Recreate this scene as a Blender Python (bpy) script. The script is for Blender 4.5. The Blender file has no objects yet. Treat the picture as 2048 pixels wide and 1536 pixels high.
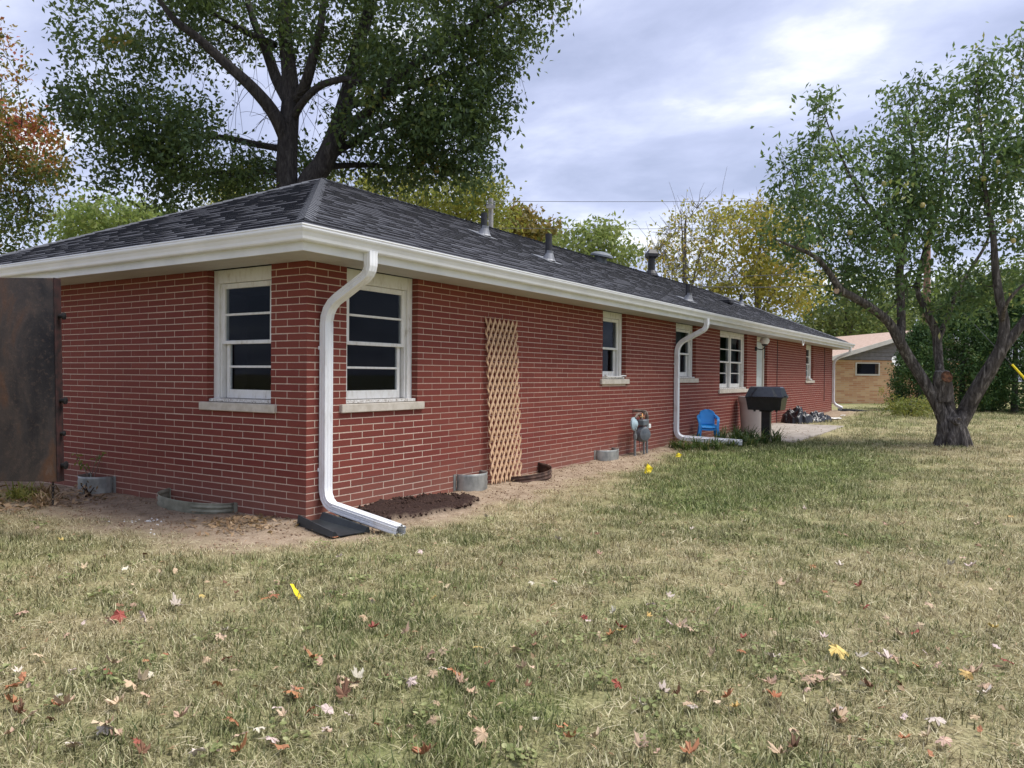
import bpy, math, random
import numpy as np
from mathutils import Matrix, Vector
R_ = math.radians
SC = bpy.context.scene
COL = SC.collection

# ------------------------------------------------------------------ camera
# house frame: near brick corner = origin, long wall runs along +X (outside is -Y), end wall along +Y (outside is -X)
FPX, YAW, PITCH, ROLL = 1558.24, 0.570241, -0.0119814, 0.0084358
CAM = np.array([-4.8304, -5.2615, 1.3379])
FW = np.array([math.cos(YAW)*math.cos(PITCH), math.sin(YAW)*math.cos(PITCH), math.sin(PITCH)])
_r = np.array([math.sin(YAW), -math.cos(YAW), 0.0]); _u = np.cross(_r, FW)
RT = _r*math.cos(ROLL) + _u*math.sin(ROLL)
UP = -_r*math.sin(ROLL) + _u*math.cos(ROLL)
cd = bpy.data.cameras.new('camera'); cam = bpy.data.objects.new('camera', cd); COL.objects.link(cam)
cd.sensor_fit = 'HORIZONTAL'; cd.sensor_width = 36.0; cd.lens = FPX/2048*36
cd.clip_start = 0.05; cd.clip_end = 2000
cam.matrix_world = Matrix(((RT[0], UP[0], -FW[0], CAM[0]), (RT[1], UP[1], -FW[1], CAM[1]),
                           (RT[2], UP[2], -FW[2], CAM[2]), (0, 0, 0, 1)))
SC.camera = cam

# ------------------------------------------------------------------ sky, sun, exposure
SUN_DIR = np.array([0.33, -0.58, 1.32]); SUN_DIR /= np.linalg.norm(SUN_DIR)
W = bpy.data.worlds.new('World'); SC.world = W; W.use_nodes = True
nt = W.node_tree; nt.nodes.clear()
def wn(t, **k):
    n = nt.nodes.new(t)
    for a, b in k.items(): setattr(n, a, b)
    return n
out = wn('ShaderNodeOutputWorld'); bg = wn('ShaderNodeBackground'); bg.inputs['Strength'].default_value = 0.1
sky = wn('ShaderNodeTexSky', sky_type='NISHITA'); sky.sun_disc = False
sky.sun_elevation = math.asin(SUN_DIR[2]); sky.sun_rotation = math.atan2(SUN_DIR[0], SUN_DIR[1])
tc = wn('ShaderNodeTexCoord'); sep = wn('ShaderNodeSeparateXYZ'); nt.links.new(tc.outputs['Generated'], sep.inputs[0])
def wmath(op, a, b=None):
    n = wn('ShaderNodeMath', operation=op)
    for i, v in enumerate((a, b)):
        if v is None: continue
        if hasattr(v, 'links'): nt.links.new(v, n.inputs[i])
        else: n.inputs[i].default_value = v
    return n.outputs[0]
zz = wmath('ADD', wmath('ABSOLUTE', sep.outputs[2]), 0.16)
cx_ = wmath('DIVIDE', sep.outputs[0], zz); cy_ = wmath('DIVIDE', sep.outputs[1], zz)
cmb = wn('ShaderNodeCombineXYZ'); nt.links.new(cx_, cmb.inputs[0]); nt.links.new(cy_, cmb.inputs[1])
mp = wn('ShaderNodeMapping'); mp.inputs['Rotation'].default_value = (0, 0, -YAW - 0.15); mp.inputs['Scale'].default_value = (1.0, 0.75, 1)
mp.inputs['Location'].default_value = (1.7, 0.6, 0)
nt.links.new(cmb.outputs[0], mp.inputs[0])
nz = wn('ShaderNodeTexNoise'); nz.inputs['Scale'].default_value = 2.0; nz.inputs['Detail'].default_value = 7
nz.inputs['Roughness'].default_value = 0.55; nz.inputs['Distortion'].default_value = 0.15
nt.links.new(mp.outputs[0], nz.inputs['Vector'])
cr = wn('ShaderNodeValToRGB'); e = cr.color_ramp.elements
e[0].position = 0.33; e[0].color = (0.40, 0.44, 0.62, 1)
e[1].position = 0.67; e[1].color = (1.05, 1.05, 1.07, 1)
m1 = cr.color_ramp.elements.new(0.47); m1.color = (0.53, 0.57, 0.78, 1)
m2 = cr.color_ramp.elements.new(0.57); m2.color = (0.68, 0.72, 0.90, 1)
nt.links.new(nz.outputs['Fac'], cr.inputs[0])
vm = wn('ShaderNodeVectorMath', operation='SCALE'); vm.inputs['Scale'].default_value = 3.5
nt.links.new(cr.outputs['Color'], vm.inputs[0])
mx = wn('ShaderNodeMix', data_type='RGBA'); mx.inputs['Factor'].default_value = 0.9
nt.links.new(sky.outputs['Color'], mx.inputs['A']); nt.links.new(vm.outputs[0], mx.inputs['B'])
nt.links.new(mx.outputs['Result'], bg.inputs['Color']); nt.links.new(bg.outputs[0], out.inputs['Surface'])

sl = bpy.data.lights.new('sun', 'SUN'); sl.energy = 1.5; sl.angle = R_(32); sl.color = (1.0, 0.96, 0.90)
so = bpy.data.objects.new('sun', sl); COL.objects.link(so)
so.rotation_euler = Vector(-SUN_DIR).to_track_quat('-Z', 'Y').to_euler(); so.location = (0, 0, 30)
SC.view_settings.view_transform = 'Standard'; SC.view_settings.look = 'None'
SC.view_settings.gamma = 1.0; SC.view_settings.use_curve_mapping = False
SC.view_settings.exposure = 1.7
SC.render.engine = 'CYCLES'
SC.cycles.use_denoising = True
SC.cycles.max_bounces = 6; SC.cycles.transparent_max_bounces = 16
SC.cycles.diffuse_bounces = 3; SC.cycles.glossy_bounces = 3; SC.cycles.transmission_bounces = 3

# ------------------------------------------------------------------ pixel -> place helpers (2048 x 1536 photograph)
def ray(x, y): return FW + RT*(x-1024)/FPX + UP*(768-y)/FPX
def at(x, y, d): return CAM + ray(x, y)*d
def plane(x, y, ax, v):
    d = ray(x, y); return CAM + d*(v-CAM[ax])/d[ax]
def rise(x): return 0.17*np.clip((np.asarray(x, float)-4)/20, 0, 1)
def onground(x, y):
    z = 0.0
    for _ in range(12):
        q = plane(x, y, 2, z); z = float(rise(q[0]))
    return q
rng = np.random.default_rng(7)
random.seed(7)

# lattice value noise for numpy
_tab = np.random.default_rng(3).random((256, 256))
def vnoise(x, y, s=1.0):
    x = np.asarray(x, float)*s + 1000; y = np.asarray(y, float)*s + 1000
    i = np.floor(x).astype(int); j = np.floor(y).astype(int); u = x-i; v = y-j
    u = u*u*(3-2*u); v = v*v*(3-2*v); i0, i1, j0, j1 = i % 256, (i+1) % 256, j % 256, (j+1) % 256
    return (_tab[i0, j0]*(1-u)+_tab[i1, j0]*u)*(1-v) + (_tab[i0, j1]*(1-u)+_tab[i1, j1]*u)*v
def fbm(x, y, s=1.0): return (vnoise(x, y, s)*.5 + vnoise(y, x, s*2.1)*.3 + vnoise(x, y, s*4.3)*.2)
def sstep(a, b, x):
    t = np.clip((np.asarray(x, float)-a)/(b-a), 0, 1); return t*t*(3-2*t)

# ------------------------------------------------------------------ materials
class N:
    def __init__(s, name):
        s.m = bpy.data.materials.new(name); s.m.use_nodes = True; s.t = s.m.node_tree; s.t.nodes.clear()
        s.out = s.t.nodes.new('ShaderNodeOutputMaterial')
    def n(s, t, **k):
        nd = s.t.nodes.new(t)
        for a, b in k.items(): setattr(nd, a, b)
        return nd
    def l(s, a, b): s.t.links.new(a, b)
    def coord(s, kind='Object', scale=(1, 1, 1)):
        c = s.n('ShaderNodeTexCoord')
        if scale == (1, 1, 1): return c.outputs[kind]
        m = s.n('ShaderNodeMapping'); m.inputs['Scale'].default_value = scale; s.l(c.outputs[kind], m.inputs[0]); return m.outputs[0]
    def world(s, scale=(1, 1, 1)):
        g = s.n('ShaderNodeNewGeometry'); m = s.n('ShaderNodeMapping'); m.inputs['Scale'].default_value = scale
        s.l(g.outputs['Position'], m.inputs[0]); return m.outputs[0]
    def noise(s, vec, scale=5, detail=4, rough=.55, dist=0):
        x = s.n('ShaderNodeTexNoise'); x.inputs['Scale'].default_value = scale; x.inputs['Detail'].default_value = detail
        x.inputs['Roughness'].default_value = rough; x.inputs['Distortion'].default_value = dist
        s.l(vec, x.inputs['Vector']); return x.outputs['Fac']
    def ramp(s, fac, stops):
        r = s.n('ShaderNodeValToRGB'); el = r.color_ramp.elements
        while len(el) < len(stops): el.new(0.5)
        for k, (p, c) in zip(el, stops): k.position = p; k.color = (*c, 1)
        s.l(fac, r.inputs[0]); return r.outputs['Color']
    def math(s, op, a, b=None, clamp=False):
        n = s.n('ShaderNodeMath', operation=op); n.use_clamp = clamp
        for i, v in enumerate((a, b)):
            if v is None: continue
            if hasattr(v, 'links'): s.l(v, n.inputs[i])
            else: n.inputs[i].default_value = v
        return n.outputs[0]
    def mix(s, fac, a, b, mode='MIX'):
        n = s.n('ShaderNodeMix', data_type='RGBA', blend_type=mode)
        for k, v in (('Factor', fac), ('A', a), ('B', b)):
            if hasattr(v, 'links'): s.l(v, n.inputs[k])
            elif k == 'Factor': n.inputs[k].default_value = v
            else: n.inputs[k].default_value = (*v, 1)
        return n.outputs['Result']
    def attr(s, name, kind='GEOMETRY'):
        a = s.n('ShaderNodeAttribute', attribute_name=name); a.attribute_type = kind; return a.outputs['Fac']
    def bsdf(s, color, rough=.6, metal=0, bump=None, bs=.3, bd=.01, spec=.5, **k):
        p = s.n('ShaderNodeBsdfPrincipled')
        if hasattr(color, 'links'): s.l(color, p.inputs['Base Color'])
        else: p.inputs['Base Color'].default_value = (*color, 1)
        if hasattr(rough, 'links'): s.l(rough, p.inputs['Roughness'])
        else: p.inputs['Roughness'].default_value = rough
        p.inputs['Metallic'].default_value = metal; p.inputs['Specular IOR Level'].default_value = spec
        if bump is not None:
            b = s.n('ShaderNodeBump'); b.inputs['Strength'].default_value = bs; b.inputs['Distance'].default_value = bd
            s.l(bump, b.inputs['Height']); s.l(b.outputs[0], p.inputs['Normal'])
        return p
    def done(s, p): s.l(p.outputs[0], s.out.inputs['Surface']); return s.m

M = {}
def simple(name, c1, c2, scale=6, rough=.6, metal=0, bs=.2, bd=.004, spec=.4, detail=5, sx=(1, 1, 1), lo=.35, hi=.65):
    n = N(name); v = n.world(sx); f = n.noise(v, scale, detail)
    M[name] = n.done(n.bsdf(n.ramp(f, [(lo, c1), (hi, c2)]), rough, metal, f, bs, bd, spec)); return M[name]

# brick: tone attribute for the joined ones, object random for the single ones
n = N('brick'); v = n.world()
oi = n.n('ShaderNodeObjectInfo')
t = n.math('FRACT', n.math('ADD', n.attr('tone'), n.math('MULTIPLY', oi.outputs['Random'], 7.31)))
base = n.ramp(t, [(0.0, (.180, .043, .032)), (.35, (.198, .049, .036)), (.7, (.220, .056, .040)), (1.0, (.190, .043, .034))])
g1 = n.noise(v, 90, 4, .7); g2 = n.noise(v, 1.3, 4)
c = n.mix(n.math('MULTIPLY', n.math('SUBTRACT', g1, .47, True), 1.2), base, (.13, .034, .031))
sx = n.n('ShaderNodeSeparateXYZ'); n.l(n.world(), sx.inputs[0])
# dried splash mud on the lowest courses
mud = n.math('MULTIPLY', n.math('SUBTRACT', n.math('ADD', .30, n.math('MULTIPLY', g2, .25)), sx.outputs[2], True), .9)
c = n.mix(mud, c, (.30, .18, .13))
scf = n.noise(n.world((1, 1, 1.5)), 26, 2, .4)
c = n.mix(n.math('MULTIPLY', n.math('SUBTRACT', scf, .70, True), 3.0), c, (.50, .33, .27))
M['brick'] = n.done(n.bsdf(c, .82, 0, g1, .35, .003, .25))
n = N('mortar'); v = n.world(); f = n.noise(v, 40, 4)
M['mortar'] = n.done(n.bsdf(n.ramp(f, [(.3, (.52, .40, .31)), (.7, (.66, .52, .42))]), .9, 0, f, .4, .003, .2))
simple('white_metal', (.74, .75, .76), (.82, .83, .84), 3, .38, 0, .05, .002, .5)
n = N('downspout_white'); v = n.world((1, 1, .35)); f = n.noise(v, 9, 5)
M['downspout_white'] = n.done(n.bsdf(n.ramp(f, [(.28, (.60, .59, .57)), (.45, (.80, .81, .82)), (.8, (.84, .85, .86))]), .35, 0, f, .06, .002))
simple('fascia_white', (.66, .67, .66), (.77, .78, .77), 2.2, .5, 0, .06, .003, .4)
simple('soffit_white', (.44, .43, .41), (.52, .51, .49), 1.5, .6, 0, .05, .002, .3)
n = N('old_paint'); v = n.world((1, 1, .35)); f = n.noise(v, 22, 6, .65); h = n.noise(n.world(), 5, 3)
k = n.math('MULTIPLY', f, n.math('ADD', .55, h))
M['old_paint'] = n.done(n.bsdf(n.ramp(k, [(.25, (.36, .31, .25)), (.36, (.68, .66, .60)), (.5, (.78, .77, .73)), (.8, (.82, .82, .79))]), .6, 0, f, .35, .003, .3))
n = N('peeled_sill'); f = n.noise(n.world((1, 1, 1)), 38, 5, .7)
M['peeled_sill'] = n.done(n.bsdf(n.ramp(f, [(.36, (.22, .19, .16)), (.45, (.60, .57, .52)), (.6, (.76, .75, .72))]), .8, 0, f, .6, .004, .2))
simple('limestone', (.50, .45, .37), (.62, .57, .49), 14, .85, 0, .3, .003, .2)
n = N('window_glass'); lw = n.n('ShaderNodeLayerWeight'); lw.inputs['Blend'].default_value = .5
tr = n.n('ShaderNodeBsdfTransparent'); tr.inputs['Color'].default_value = (.80, .83, .85, 1)
gl = n.n('ShaderNodeBsdfGlossy'); gl.inputs['Roughness'].default_value = .02; gl.inputs['Color'].default_value = (.85, .9, 1, 1)
ms = n.n('ShaderNodeMixShader'); n.l(n.math('ADD', .007, n.math('MULTIPLY', n.math('POWER', lw.outputs['Facing'], 5.0), .28)), ms.inputs[0]); n.l(tr.outputs[0], ms.inputs[1]); n.l(gl.outputs[0], ms.inputs[2])
n.l(ms.outputs[0], n.out.inputs['Surface']); M['window_glass'] = n.m
simple('room_dark', (.018, .019, .024), (.03, .031, .036), 2, .9)
simple('curtain', (.12, .12, .14), (.22, .22, .25), 14, .9, 0, .2, .004, .1, 3, (1, 1, .1))
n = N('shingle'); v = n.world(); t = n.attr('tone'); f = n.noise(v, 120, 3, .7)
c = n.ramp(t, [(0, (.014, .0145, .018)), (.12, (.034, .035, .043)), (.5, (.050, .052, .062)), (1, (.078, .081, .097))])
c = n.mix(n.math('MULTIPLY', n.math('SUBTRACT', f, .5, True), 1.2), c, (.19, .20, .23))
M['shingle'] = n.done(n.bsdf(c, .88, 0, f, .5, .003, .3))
simple('shingle_cap', (.075, .078, .088), (.125, .13, .145), 90, .9, 0, .5, .003, .3)
simple('vent_black', (.014, .014, .017), (.03, .03, .034), 20, .5, 0, .1, .002, .4)
simple('lead_flashing', (.16, .165, .18), (.26, .27, .29), 12, .55, .3, .1)
simple('galvanised', (.22, .23, .22), (.42, .43, .40), 9, .5, .5, .15, .003, .4, 5, (1, 1, .6))
simple('well_weathered', (.20, .20, .15), (.36, .36, .28), 8, .7, .2, .2)
simple('well_rust', (.045, .026, .02), (.13, .075, .055), 12, .8, .2, .3)
simple('concrete', (.26, .23, .20), (.38, .34, .30), 5, .9, 0, .25, .004, .2, 9)
simple('cedar', (.48, .30, .17), (.72, .50, .33), 9, .75, 0, .15, .002, .2, 5, (6, 6, 1))
simple('black_plastic', (.010, .014, .017), (.02, .026, .03), 8, .45, 0, .1)
simple('gas_grey', (.10, .115, .13), (.17, .185, .20), 10, .5, .2, .1)
simple('regulator_blue', (.30, .40, .44), (.40, .50, .54), 12, .5, 0, .1)
simple('rusty_pipe', (.12, .085, .065), (.24, .19, .16), 25, .7, .3, .2)
simple('pipe_grey', (.16, .165, .165), (.26, .265, .26), 18, .6, .3, .1)
simple('brass', (.35, .17, .06), (.45, .26, .1), 25, .5, .5, .1)
simple('blue_plastic', (.022, .27, .68), (.03, .33, .78), 4, .35, 0, .03, .002, .5)
simple('can_plastic', (.40, .355, .325), (.46, .41, .375), 3, .5, 0, .05)
simple('grill_black', (.010, .011, .013), (.02, .021, .024), 14, .32, 0, .08, .002, .5)
simple('grill_lid', (.03, .036, .046), (.045, .052, .064), 12, .28, 0, .06, .002, .6)
simple('bag_plastic', (.008, .008, .01), (.016, .016, .02), 3, .30, 0, .04, .004, .5, 2)
simple('flag_yellow', (.80, .62, .015), (.88, .70, .03), 12, .5, 0, .1)
simple('wire_steel', (.25, .25, .25), (.35, .35, .35), 12, .5, .8)
simple('paper_white', (.70, .70, .68), (.8, .8, .78), 12, .8)
simple('door_pale', (.50, .56, .54), (.60, .65, .63), 4, .5)
simple('globe_white', (.70, .70, .67), (.76, .76, .73), 4, .35)
simple('cable_black', (.02, .02, .022), (.03, .03, .03), 4, .6)
simple('wire_dark', (.09, .095, .11), (.12, .125, .14), 4, .6)
n = N('rust_steel'); v = n.world(); a = n.noise(n.world((1, 1, .5)), 2.3, 7, .62, .6); b = n.noise(v, 30, 6, .7); d = n.noise(v, 3.1, 3)
c = n.ramp(a, [(.30, (.014, .014, .017)), (.44, (.046, .041, .040)), (.54, (.088, .070, .060)), (.64, (.15, .078, .046)), (.78, (.19, .17, .15))])
c = n.mix(n.math('MULTIPLY', n.math('SUBTRACT', b, .52, True), 2.2), c, (.20, .13, .095))
c = n.mix(n.math('MULTIPLY', n.math('SUBTRACT', n.noise(n.world((1, 1, .12)), 9, 4), .56, True), 2.0), c, (.05, .05, .056))
M['rust_steel'] = n.done(n.bsdf(c, .62, .35, b, .45, .006, .4))
simple('rust_edge', (.014, .009, .009), (.05, .019, .017), 16, .7, .2, .3)
simple('bolt_dark', (.012, .012, .013), (.03, .028, .028), 40, .55, .5, .2)
# bark
def bark(name, c1, c2, c3, s=14):
    n = N(name); v = n.world((1, 1, .28)); f = n.noise(v, s, 6, .65, .8); g = n.noise(n.world(), 3, 3)
    c = n.ramp(f, [(.32, c1), (.52, c2), (.72, c3)])
    M[name] = n.done(n.bsdf(c, .92, 0, f, .9, .03, .2))
bark('bark_oak', (.018, .016, .017), (.045, .041, .041), (.085, .078, .076))
bark('bark_apple', (.022, .019, .017), (.095, .084, .075), (.30, .275, .25), 15)
bark('bark_grey', (.06, .055, .05), (.13, .12, .11), (.2, .19, .17))
simple('cut_wood', (.50, .33, .2), (.62, .45, .30), 20, .8)
simple('hollow_wood', (.03, .014, .008), (.17, .075, .035), 14, .9, 0, .6, .02)
simple('pole_wood', (.20, .115, .08), (.33, .20, .145), 7, .85, 0, .2, .005, .2, 5, (3, 3, .25))
simple('pole_grey', (.26, .25, .25), (.36, .35, .34), 7, .85)
def leafmat(name, stops, trans=.35, rough=.55):
    n = N(name); c = n.ramp(n.attr('tone'), stops)
    p = n.bsdf(c, rough, 0, None, spec=.35)
    t = n.n('ShaderNodeBsdfTranslucent'); n.l(n.mix(.35, c, (.25, .30, .05)), t.inputs['Color'])
    m = n.n('ShaderNodeMixShader'); m.inputs[0].default_value = trans
    n.l(p.outputs[0], m.inputs[1]); n.l(t.outputs[0], m.inputs[2]); n.l(m.outputs[0], n.out.inputs['Surface']); M[name] = n.m
leafmat('leaf_oak', [(0, (0.029, 0.057, 0.029)), (.4, (0.060, 0.107, 0.040)), (.75, (0.107, 0.157, 0.046)), (.93, (0.228, 0.213, 0.050)), (1, (0.285, 0.171, 0.042))])
leafmat('leaf_apple', [(0, (0.054, 0.104, 0.047)), (.5, (0.108, 0.188, 0.068)), (.85, (0.179, 0.269, 0.090)), (1, (0.394, 0.376, 0.125))])
leafmat('leaf_maple', [(0, (0.052, 0.098, 0.034)), (.35, (0.115, 0.149, 0.040)), (.6, (0.322, 0.184, 0.046)), (.8, (0.437, 0.115, 0.046)), (1, (0.391, 0.081, 0.081))])
leafmat('leaf_lime', [(0, (.13, .20, .055)), (.5, (.20, .27, .08)), (1, (.30, .34, .12))], .45)
leafmat('leaf_yellow', [(0, (0.169, 0.195, 0.039)), (.4, (0.312, 0.299, 0.058)), (.8, (0.468, 0.403, 0.078)), (1, (0.520, 0.351, 0.078))], .45)
leafmat('leaf_bronze', [(0, (.09, .10, .03)), (.4, (.20, .15, .035)), (.8, (.30, .17, .04)), (1, (.33, .23, .07))], .4)
leafmat('leaf_green', [(0, (.07, .11, .045)), (.5, (.14, .19, .07)), (1, (.25, .28, .10))], .45)
leafmat('leaf_cedar', [(0, (0.023, 0.059, 0.020)), (.5, (0.055, 0.121, 0.036)), (.9, (0.107, 0.186, 0.047)), (1, (0.196, 0.235, 0.069))], .15)
leafmat('leaf_shrub', [(0, (.10, .15, .035)), (.5, (.20, .22, .05)), (1, (.33, .28, .07))], .4)
leafmat('leaf_lily', [(0, (.025, .06, .018)), (.6, (.06, .12, .03)), (.85, (.14, .17, .05)), (1, (.34, .27, .13))], .3)
leafmat('leaf_dead', [(0, (.12, .07, .04)), (.5, (.30, .19, .10)), (1, (.46, .33, .20))], .2)
# fallen leaves : colour of the object
n = N('leaf_fallen'); oi = n.n('ShaderNodeObjectInfo'); f = n.noise(n.coord('Object'), 28, 4)
c = n.mix(n.math('MULTIPLY', f, .45), oi.outputs['Color'], (.20, .12, .07)); M['leaf_fallen'] = n.done(n.bsdf(c, .7, 0, f, .3, .003, .25))
# grass : per blade tone + per tuft greenness
n = N('grass_blade'); g = n.attr('green', 'INSTANCER'); t = n.attr('tone')
dry = n.ramp(t, [(0, (.15, .12, .065)), (.35, (.38, .325, .18)), (.7, (.56, .49, .30)), (1, (.74, .67, .47))])
grn = n.ramp(t, [(0, (.055, .085, .024)), (.45, (.14, .185, .055)), (.8, (.26, .30, .105)), (1, (.46, .46, .24))])
c = n.mix(g, dry, grn); p = n.bsdf(c, .6, 0, None, spec=.25)
tr = n.n('ShaderNodeBsdfTranslucent'); n.l(c, tr.inputs['Color']); m = n.n('ShaderNodeMixShader'); m.inputs[0].default_value = .3
n.l(p.outputs[0], m.inputs[1]); n.l(tr.outputs[0], m.inputs[2]); n.l(m.outputs[0], n.out.inputs['Surface']); M['grass_blade'] = n.m
# ground
n = N('ground'); v = n.world()
fine = n.noise(v, 60, 6, .7); mid = n.noise(v, 6, 5, .6); big = n.noise(v, .7, 4)
straw = n.ramp(fine, [(.3, (.16, .13, .075)), (.5, (.34, .285, .165)), (.7, (.52, .45, .28))])
green = n.ramp(fine, [(.3, (.06, .08, .026)), (.5, (.15, .185, .06)), (.7, (.29, .31, .125))])
far = n.mix(n.math('MULTIPLY', n.math('ADD', n.attr('green'), n.math('SUBTRACT', mid, .5)), 1.0, True), straw, green)
soil = n.ramp(n.math('ADD', n.math('MULTIPLY', fine, .5), n.math('MULTIPLY', mid, .5)), [(.36, (.17, .125, .085)), (.5, (.30, .23, .165)), (.64, (.42, .335, .25))])
mul = n.ramp(fine, [(.3, (.014, .009, .008)), (.55, (.045, .028, .024)), (.75, (.11, .07, .055))])
c = n.mix(n.attr('soil'), far, soil); c = n.mix(n.attr('mulch'), c, mul)
M['ground'] = n.done(n.bsdf(c, .95, 0, fine, .7, .02, .1))
simple('soil_clod', (.02, .012, .010), (.07, .043, .034), 30, .95, 0, .6, .01, .1)
simple('soil_tan', (.20, .135, .09), (.34, .24, .165), 30, .95, 0, .6, .01, .1)
simple('pebble_white', (.55, .54, .52), (.72, .71, .70), 20, .8)
# neighbour
n = N('tan_brick'); tcg = n.coord('Object'); bt = n.n('ShaderNodeTexBrick'); mpn = n.n('ShaderNodeMapping')
mpn.inputs['Rotation'].default_value = (R_(90), 0, 0); n.l(tcg, mpn.inputs[0]); n.l(mpn.outputs[0], bt.inputs['Vector'])
bt.inputs['Scale'].default_value = 1; bt.inputs['Brick Width'].default_value = .40; bt.inputs['Row Height'].default_value = .085; bt.inputs['Mortar Size'].default_value = .008
bt.inputs['Color1'].default_value = (.47, .21, .10, 1); bt.inputs['Color2'].default_value = (.66, .45, .25, 1); bt.inputs['Mortar'].default_value = (.56, .46, .34, 1); bt.inputs['Bias'].default_value = 0
f = n.noise(n.coord('Object', (1.2, 1, 6)), 2.2, 3)
M['tan_brick'] = n.done(n.bsdf(n.mix(n.math('MULTIPLY', f, .35), bt.outputs['Color'], (.55, .33, .17)), .85))
simple('siding_grey', (.20, .19, .19), (.26, .25, .25), 5, .7)
simple('roof_tan', (.38, .27, .21), (.48, .36, .29), 9, .9, 0, .2)
simple('trim_cream', (.60, .57, .50), (.68, .65, .58), 4, .6)
simple('dish_white', (.62, .62, .60), (.70, .70, .68), 4, .5)
simple('apple_skin', (.34, .32, .10), (.44, .36, .13), 8, .45)

# ------------------------------------------------------------------ object helpers
ORG = {}
def tag(o, label=None, cat=None, group=None, kind=None):
    if label: o['label'] = label
    if cat: o['category'] = cat
    if group: o['group'] = group
    if kind: o['kind'] = kind
    return o
def thing(name, label, cat, loc=(0, 0, 0), group=None):
    o = bpy.data.objects.new(name, None); COL.objects.link(o); o.location = loc; o.empty_display_size = .2
    ORG[o.name] = np.array(loc, float); return tag(o, label, cat, group)
def link(o, parent=None, origin=None):
    COL.objects.link(o); org = np.zeros(3) if origin is None else np.array(origin, float)
    if parent is not None:
        o.parent = parent; o.location = org - ORG.get(parent.name, np.zeros(3))
    else: o.location = org
    ORG[o.name] = org; return o
def mesh_from(name, V, F, mat, tone=None, smooth=False, attrs=None):
    me = bpy.data.meshes.new(name); V = np.asarray(V, np.float32)
    if isinstance(F, np.ndarray):
        k = F.shape[1]; nf = len(F)
        me.vertices.add(len(V)); me.vertices.foreach_set('co', V.ravel())
        me.loops.add(nf*k); me.loops.foreach_set('vertex_index', F.astype(np.int32).ravel())
        me.polygons.add(nf); me.polygons.foreach_set('loop_start', np.arange(0, nf*k, k, dtype=np.int32))
        me.update(calc_edges=True); me.validate()
    else:
        me.from_pydata(V.tolist(), [], F); me.update()
    if tone is not None:
        a = me.attributes.new('tone', 'FLOAT', 'FACE'); a.data.foreach_set('value', np.asarray(tone, np.float32))
    for k2, v2 in (attrs or {}).items():
        a = me.attributes.new(k2, 'FLOAT', 'POINT'); a.data.foreach_set('value', np.asarray(v2, np.float32))
    me.materials.append(M[mat] if isinstance(mat, str) else mat)
    if smooth: me.polygons.foreach_set('use_smooth', np.ones(len(me.polygons), bool))
    return me
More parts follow.
